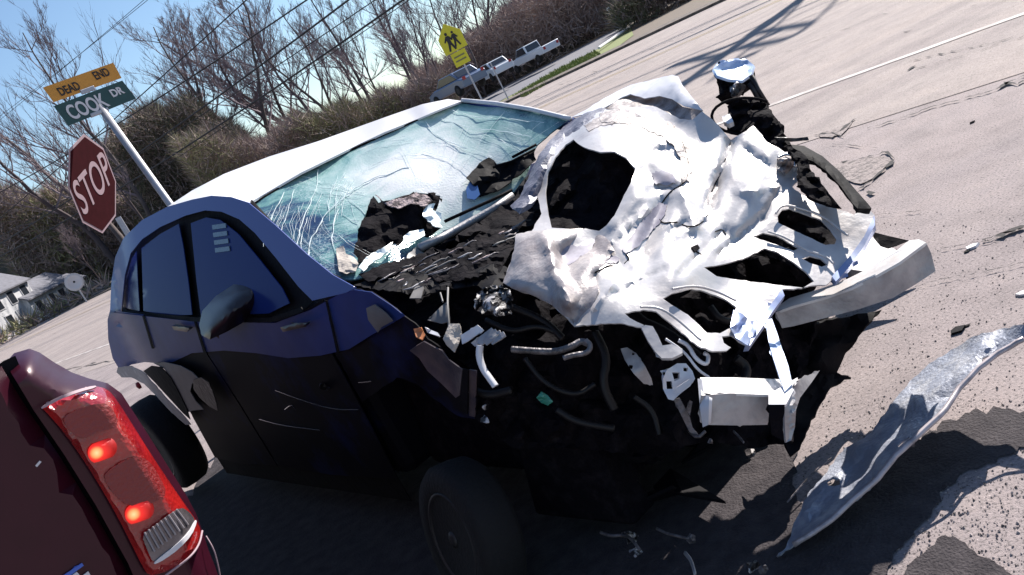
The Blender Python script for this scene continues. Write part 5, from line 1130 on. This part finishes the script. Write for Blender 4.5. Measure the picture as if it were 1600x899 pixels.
# far front corner: headlamp, strut, fan and fender liner
sheet('headlamp_shell', [(1115, 108), (1126, 98), (1150, 94), (1168, 94), (1178, 102), (1174, 116), (1160, 126), (1138, 124), (1120, 118)], [(1115, 108, 3.62), (1150, 94, 3.72), (1178, 102, 3.68), (1160, 126, 3.5), (1146, 108, 3.66)], 'bluewhite', car, step=5, crumple=.02, cs=12, thick=.01, edge=-.04, edge_w=9)
sheet('headlamp_housing', [(1115, 110), (1122, 118), (1138, 124), (1160, 126), (1174, 116), (1178, 104), (1180, 116), (1176, 132), (1160, 140), (1150, 152), (1140, 154), (1132, 146), (1124, 130), (1116, 120)], [(1115, 110, 3.6), (1140, 150, 3.55), (1178, 104, 3.66), (1160, 140, 3.55)], 'soot', car, step=5, crumple=.05, cs=14, thick=.04, jit=1)
sheet('scraped_housing_edge', [(1140, 136), (1156, 128), (1166, 134), (1160, 146), (1152, 156), (1142, 150)], [(1140, 136, 3.5), (1160, 146, 3.5), (1152, 156, 3.52)], 'sootlight2', car, step=4, crumple=.05, cs=18, thick=.01, jit=1)
for P in ([(1174, 118), (1184, 140), (1200, 166)], [(1170, 130), (1178, 142), (1192, 168)]):
    mb = MB(); mb.tube([onD(x, y, 3.5) for x, y in P], .010, 6); mb.build('lamp_strut', 'sootlight', car, True)
fc_ = onD(1170, 186, 3.42); fn = (EYE - fc_).normalized(); fn = (fn + cR * .3).normalized()
mb = MB(); u_ = fn.orthogonal().normalized(); v_ = fn.cross(u_)
mb.tube([onD(1166 + cos(a) * 54, 182 + sin(a) * 29, 3.4) for a in [k * 2 * pi / 26 + .3 for k in range(22)]], .006, 5); mb.build('fan_shroud_ring', 'black', car, True)
sheet('fan_shroud', [(1136, 166), (1150, 156), (1176, 154), (1198, 164), (1214, 186), (1224, 208), (1236, 226), (1218, 232), (1198, 222), (1184, 204), (1172, 196), (1158, 206), (1146, 204), (1138, 190)], [(1136, 166, 3.45), (1176, 154, 3.45), (1224, 208, 3.25), (1158, 206, 3.35)], 'soot', car, step=5, crumple=.07, cs=12, jit=1.5, thick=.02)
sheet('washer_bottle', [(1128, 182), (1140, 178), (1146, 190), (1138, 194), (1130, 190)], [(1128, 182, 3.4), (1146, 190, 3.35), (1138, 194, 3.35)], 'frame', car, step=4, thick=.02)
sheet('scraped_clip', [(1210, 215), (1244, 216), (1262, 214), (1264, 219), (1240, 221), (1212, 219)], [(1210, 215, 3.2), (1264, 219, 3.2), (1240, 221, 3.2)], 'sootlight', car, step=4, crumple=.02, cs=20)
sheet('inner_fender', [(1226, 226), (1250, 236), (1262, 248), (1268, 268), (1288, 292), (1300, 308), (1312, 325), (1300, 322), (1270, 310), (1252, 300), (1246, 290), (1250, 270), (1244, 250)], [(1226, 226, 3.1), (1262, 248, 3.0), (1312, 325, 2.85), (1250, 300, 2.85)], 'soot', car, step=5, crumple=.06, cs=14, jit=1.5, thick=.01)
sheet('bumper_fascia_strip', [(1236, 226), (1256, 228), (1285, 244), (1312, 268), (1338, 298), (1356, 318), (1362, 326), (1340, 326), (1332, 318), (1314, 292), (1292, 268), (1270, 252), (1246, 244)], [(1236, 226, 3.15), (1285, 244, 3.05), (1338, 298, 2.8), (1360, 325, 2.7), (1340, 326, 2.68)], 'black', car, step=6, crumple=.012, thick=.02, edge=.02, edge_w=8)
sheet('fascia_lower_strip', [(1362, 362), (1385, 368), (1420, 376), (1400, 384), (1388, 388), (1376, 384), (1366, 372)], [(1362, 362, 2.95), (1420, 376, 2.9), (1388, 388, 2.9)], 'black', car, step=6)

# wheels
def wheel(Xc, Yc, zc, tilt=0.0, toe=0.0, k_=1.0):
    c = L(Xc, Yc, zc); axis = (-CY + CZ * tilt + CX * toe).normalized()
    mb = MB(); mb.lathe(c, axis, [(a_ * k_, b_ * k_) for a_, b_ in [(.20, -.10), (.31, -.10), (.335, -.07), (.34, 0), (.335, .07), (.31, .10), (.235, .105), (.215, .09)]], 36); t_ = mb.build('wheel', 'rubber', car, True, loc=c)
    mb = MB(); mb.lathe(c, axis, [(a_ * k_, b_ * k_) for a_, b_ in [(.20, .02), (.22, .10), (.205, .098), (.19, .03), (.05, .02)]], 30); mb.build('rim', 'alloy', t_, True)
    u = (CX - axis * CX.dot(axis)).normalized(); v = axis.cross(u)
    for k in range(7):
        a = k * 2 * pi / 7 + .2; d_ = u * cos(a) + v * sin(a); e_ = axis.cross(d_)
        mb = MB(); mb.prism([c + axis * .085 * k_ + d_ * r * k_ + e_ * w_ for r, w_ in ((.03, -.022), (.205, -.014), (.205, .014), (.03, .022))], axis * -.02); mb.build('spoke', 'alloy', t_)
    mb = MB(); mb.lathe(c, axis, [(a_ * k_, b_ * k_) for a_, b_ in [(.04, .06), (.038, .095), (.015, .1)]], 14); mb.build('hub_cap', 'alloy', t_, True)
rw = toL(onY(262, 690, -.84)); wheel(rw.x, rw.y, max(rw.z, .34)); fwp = toL(onZ(735, 832, .25)); wheel(fwp.x, fwp.y, .25, .30, -.15, .76); wheel(-1.52, .74, .33); wheel(1.40, .80, .33, 0, .2)
for P, mm in (([(677, 749), (690, 762), (702, 780), (712, 796), (722, 812), (716, 808), (700, 790), (686, 772)], 'spoke'), ([(659, 770), (672, 774), (690, 790), (699, 801), (684, 796), (668, 784)], 'spoke'), ([(678, 836), (690, 850), (704, 874), (708, 878), (696, 872), (684, 856)], 'spoke'),
              ([(722, 838), (732, 856), (727, 854)], 'chip'), ([(760, 864), (776, 890), (778, 900), (768, 896)], 'chip'), ([(782, 878), (800, 884), (804, 902), (794, 896)], 'chip'), ([(746, 866), (756, 880), (750, 876)], 'chip')):
    sheet('wheel_spoke_fragment', P, lambda x, y: onY(x, y, -.90), 'alloyfrag', car, step=6, thick=.012, edge=.01, edge_w=6)
# low scraps under the nose
rs = random.Random(5)
def scrap(name, pts, r, m='scrapmetal', z=.12):
    mb = MB(); mb.tube([onZ(x, y, z) for x, y in chaikin(pts, False, 1)], r, 5, flat=.6); return mb.build(name, m, car, True)
scrap('bent_rod', [(938, 832), (955, 838), (972, 836), (985, 840), (1000, 860)], .006)
scrap('bent_rod', [(1026, 826), (1042, 834), (1060, 838), (1076, 842)], .005)
scrap('bent_rod', [(1070, 864), (1080, 876), (1086, 898)], .007, 'beam')
scrap('bent_rod', [(1146, 674), (1156, 684), (1162, 692)], .004, z=.3)
scrap('bent_rod', [(1075, 672), (1090, 685), (1102, 674)], .006, z=.35)
for (x, y, s, mm) in [(985, 838, 14, 'sootlight2'), (994, 862, 12, 'sootlight2'), (1080, 842, 10, 'scrapmetal'), (1172, 708, 13, 'scrapmetal'), (1176, 884, 14, 'sootlight2'), (1110, 690, 6, 'scrapmetal'), (760, 636, 6, 'sootlight2'), (758, 656, 9, 'sootlight2'), (1190, 890, 10, 'scrapmetal'), (506, 605, 9, 'sootlight')]:
    poly = [(x + cos(a) * s * rs.uniform(.5, 1.2), y + sin(a) * s * rs.uniform(.4, .9)) for a in [k * .9 for k in range(7)]]
    D_ = bay(x, y, -.1) if y < 700 else onZ(x, y, .10)
    Dd = depth(D_) if x > 600 else depth(surf(x, y, off=-.02))
    sheet('torn_scrap', poly, lambda a, b, Dd=Dd: onD(a, b, Dd), mm, car, step=4, crumple=.05, cs=18, jit=.8, seed=int(x), thick=.004)

# ------------------------------------------------------------------ loose crumpled body panel at the right
pa = onZ(1232, 862, .02)
pan = [(1213, 870), (1228, 856), (1236, 838), (1240, 818), (1250, 800), (1262, 772), (1282, 750), (1306, 716), (1320, 700), (1350, 685), (1362, 676), (1376, 652), (1400, 622), (1428, 590), (1452, 568), (1480, 552), (1520, 526), (1560, 515), (1600, 507), (1680, 498), (1684, 512), (1620, 520), (1596, 532), (1560, 552), (1535, 560), (1530, 575), (1500, 606), (1478, 640), (1440, 676), (1400, 712), (1372, 748), (1345, 775), (1330, 784), (1300, 812), (1262, 838), (1240, 852)]
pc = [(x, y, depth(onZ(x, y, z))) for x, y, z in [(1213, 870, .02), (1262, 772, .05), (1262, 838, .06), (1362, 676, .09), (1400, 712, .14), (1480, 552, .17), (1530, 575, .20), (1330, 750, .07), (1440, 630, .15), (1600, 512, .25), (1684, 505, .27), (1596, 530, .23)]]
lp = empty('loose_body_panel', pa, 'long bent grey blue body panel torn off and propped up at the right', 'car panel')
sheet('panel_skin', pan, pc, 'panel', lp, holes=[[(1292, 752), (1300, 747), (1312, 749), (1313, 757), (1302, 760), (1293, 758)], [(1347, 768), (1364, 744), (1366, 746), (1350, 771)], [(1402, 696), (1420, 682), (1421, 685), (1404, 699)]], step=8, crumple=.022, cs=7, jit=1.5, seed=31, thick=.005, creases=[(1260, 820, 1420, 640, 14, .02), (1420, 640, 1560, 530, 10, -.02), (1330, 700, 1400, 690, 10, -.012)])
prf = rbf(pc)
mb = MB(); mb.tube([onD(x, y, prf(x, y) - .01) for x, y in resample([(1240, 852), (1262, 838), (1300, 812), (1330, 784), (1372, 748), (1400, 712), (1440, 676), (1478, 640), (1500, 606), (1530, 575), (1560, 552), (1600, 530)], 12, .6, rs, False)], .009, 5, flat=.6); mb.build('folded_edge', 'panelrim', lp, True)
mb = MB(); mb.tube([onD(x, y, prf(x, y) - .005) for x, y in [(1230, 785), (1262, 748), (1290, 722), (1300, 716)]], .003, 5); mb.build('hanging_wire', 'scrapmetal', lp)
# ------------------------------------------------------------------ the maroon pickup whose tail is in the lower left corner
TF = Vector((-.60, .80, 0)); TRt = Vector((.80, .60, 0)); TN = -TF         # forward, right, rear-facing normal
T0 = onD(240, 730, 2.25)
truck = empty('pickup_truck', Vector((T0.x, T0.y, 0)), 'dark maroon pickup truck seen from its tail with lit red lamp at the lower left', 'truck')
def tr(x, y, o=0.0): return onPlane(x, y, T0 + TN * o, TN)
sil = [(-60, 640), (-20, 590), (2, 566), (22, 551), (46, 545), (62, 551), (84, 566), (112, 582), (140, 592), (168, 599), (190, 615), (206, 640), (232, 680), (262, 728), (290, 772), (306, 802), (318, 835), (326, 860), (336, 885), (346, 915), (352, 960), (310, 1010), (200, 1010)]
light = [(64, 636), (90, 622), (120, 610), (148, 603), (168, 608), (182, 624), (206, 662), (236, 710), (268, 758), (290, 790), (306, 812), (314, 828), (314, 850), (300, 870), (276, 886), (252, 896), (232, 900), (222, 884), (206, 852), (186, 812), (160, 766), (130, 718), (100, 676), (76, 648)]
def rear(x, y, rnd_w=46, depth_=.13, o=0.0):
    P = tr(x, y, o); e = min(segd((x, y), sil[i], sil[i + 1]) for i in range(1, 19)); d = depth_ * max(0, 1 - e / rnd_w) ** 2
    return onD(x, y, depth(P) + d)
sheet('bedside', [(8, 568), (22, 552), (46, 545), (62, 551), (84, 566), (112, 582), (140, 592), (168, 599), (190, 615), (206, 640), (232, 680), (262, 728), (290, 772), (306, 802), (318, 835), (326, 860), (336, 885), (346, 915), (352, 960), (310, 1010), (262, 1010), (230, 950), (200, 880), (150, 790), (100, 710), (52, 640), (28, 600)], lambda x, y: rear(x, y), 'maroon', truck, step=11)
sheet('tailgate_gap', [(-30, 590), (6, 564), (24, 556), (60, 640), (110, 710), (160, 790), (210, 880), (270, 1010), (240, 1010), (180, 884), (130, 794), (80, 714), (30, 644), (-20, 640)], lambda x, y: tr(x, y, -.05), 'black', truck, step=14)
sheet('tailgate', [(-200, 720), (-60, 620), (-20, 590), (2, 572), (22, 606), (46, 644), (94, 714), (144, 794), (194, 884), (224, 954), (254, 1012), (0, 1200), (-260, 1000)], lambda x, y: tr(x, y, .004), 'maroon', truck, step=22, edge=.03, edge_w=12)
lo = tr(190, 750)
lamp = sheet('tail_light', light, lambda x, y: rear(x, y, 40, .10, .035), 'redlens', truck, step=9, thick=.03, world_loc=lo, edge=.02, edge_w=9, round_=1)
def lsheet(name, outline, m, o=.045, **k):
    k.setdefault('step', 7); return sheet(name, outline, lambda x, y: rear(x, y, 40, .10, o), m, lamp, round_=1, **k)
lsheet('upper_reflector_panel', [(98, 652), (120, 640), (160, 628), (178, 640), (186, 664), (170, 672), (150, 676), (134, 686), (116, 680), (104, 668)], 'redlens_dark')
lsheet('middle_reflector_panel', [(160, 746), (176, 730), (210, 712), (232, 718), (250, 745), (262, 772), (244, 784), (224, 792), (200, 790), (180, 776)], 'redlens_dark')
lsheet('chrome_lens_trim', [(64, 636), (90, 621), (120, 609), (148, 602), (152, 605), (122, 613), (92, 625), (66, 640)], 'pinkwhite', .05, step=5)
for (x, y) in ((151, 708), (209, 804)):
    c_ = rear(x, y, 40, .10, .052)
    V = []; Fc = []; poly = [(x + cos(a) * rx, y + sin(a) * ry) for a, rx, ry in [(k * pi / 9, 14, 16) for k in range(18)]]
    poly2 = [(px_ + (20 if 0 < px_ - x else 0) * .9, py_ - (8 if px_ > x else 0)) for px_, py_ in poly]
    lsheet('bulb', poly2, 'glow', .052, step=5, world_loc=c_, edge=.01, edge_w=8)
rv = [(221, 836), (240, 824), (262, 806), (282, 792), (296, 800), (305, 812), (303, 824), (290, 842), (270, 862), (252, 874), (240, 880), (232, 864)]
lsheet('reverse_lens', rv, 'clearlens', .050, step=5)
for k in range(9):
    t = k / 8; a = (226 + 50 * t, 832 - 36 * t); b = (a[0] + 16 + 2 * t, a[1] + 30 - 6 * t)
    mb = MB(); mb.tube([rear(*a, 40, .10, .056), rear(*b, 40, .10, .056)], .0022, 4); mb.build('lens_rib', 'rib', lamp)
lsheet('reverse_lens_edge', [(240, 880), (254, 868), (275, 852), (296, 832), (306, 812), (308, 816), (300, 836), (280, 858), (258, 874), (243, 882)], 'signwhite', .056, step=5)
def trtube(name, pts, r, m, o=.06, parent=truck):
    mb = MB(); mb.tube([rear(x, y, 40, .10, o) for x, y in chaikin(pts, False, 2)], r, 5); return mb.build(name, m, parent, True)
trtube('lens_seam', [(258, 900), (280, 884), (300, 868), (312, 850), (316, 830)], .003, 'pinkwhite', .05)
trtube('body_seam', [(322, 838), (334, 858), (340, 880), (344, 900)], .002, 'pinkwhite', .0)
sheet('badge', [(98, 900), (128, 880), (131, 884), (104, 904)], lambda x, y: tr(x, y, .012), 'badgeblue', truck, step=6)
sheet('badge_letter', [(108, 902), (120, 894), (124, 898), (114, 908)], lambda x, y: tr(x, y, .012), 'signwhite', truck, step=6)
sheet('badge_letter', [(126, 902), (138, 893), (142, 900), (132, 908)], lambda x, y: tr(x, y, .012), 'signwhite', truck, step=6)
sheet('sticker_chip', [(55, 728), (62, 720), (65, 722), (58, 730)], lambda x, y: tr(x, y, .006), 'signwhite', truck, step=6, thick=.002)
# rest of the truck: box, cab, wheels, bumper
def TP(f, r, z): return Vector((T0.x, T0.y, 0)) + TF * f + TRt * r + Vector((0, 0, z))
def q_(x, y): p = tr(x, y); return p
def slab(name, m, f0, f1, r0, r1, z0, z1a, z1b, bw=.03, drop=0):
    V = [TP(f0, r0, z0), TP(f0, r1, z0), TP(f1, r1, z0), TP(f1, r0, z0), TP(f0, r0, z1a), TP(f0, r1, z1a), TP(f1, r1, z1b), TP(f1, r0, z1b)]
    o = mk(name, V, [(3, 2, 1, 0), (4, 5, 6, 7), (0, 1, 5, 4), (1, 2, 6, 5), (2, 3, 7, 6), (3, 0, 4, 7)], m, truck); bev(o, bw, 3); return o
RR = (tr(262, 728) - T0).dot(TRt)      # right flank
slab('bed_side_wall', 'maroon', .16, 1.75, RR - .10, RR - .02, .62, 1.30, 1.26)
slab('bed_side_wall', 'maroon', .06, 1.75, RR - 1.88, RR - 1.80, .62, 1.38, 1.30)
slab('bed_floor', 'black', .10, 1.8, RR - 1.8, RR - .1, .70, .78, .78)
slab('tailgate_inner', 'maroon', .05, .10, RR - 1.75, RR - .18, .75, 1.25, 1.25, .01)
slab('cab_lower', 'maroon', 1.8, 3.5, RR - 1.88, RR - .02, .45, 1.22, 1.20, .06)
mb = MB(); mb.prism([TP(f, RR - 1.74, z) for f, z in ((1.85, 1.21), (2.0, 1.74), (3.0, 1.74), (3.6, 1.20))], TRt * 1.58); bev(mb.build('cab', 'darkglass', truck), .05, 3)
slab('cab_roof', 'maroon', 2.0, 3.05, RR - 1.72, RR - .18, 1.72, 1.77, 1.77, .02)
slab('engine_hood', 'maroon', 3.5, 4.7, RR - 1.86, RR - .04, .45, 1.18, 1.05, .08)
slab('rear_bumper', 'chrome', -.16, .04, RR - 1.86, RR - .06, .45, .66, .66, .04)
slab('chassis', 'black', .1, 4.6, RR - 1.5, RR - .4, .35, .6, .6, .02)
for f in (.95, 3.95):
    for r_ in (RR - .20, RR - 1.70):
        mb = MB(); mb.lathe(TP(f, r_, .36), TRt, [(.2, -.12), (.34, -.12), (.36, -.08), (.36, .08), (.34, .12), (.2, .12)], 28); w_ = mb.build('wheel', 'rubber', truck, True, loc=TP(f, r_, .36))
        mb = MB(); mb.lathe(TP(f, r_, .36), TRt, [(.20, -.124), (.05, -.10), (.05, .10), (.20, .124)], 18); mb.build('rim', 'alloy', w_)
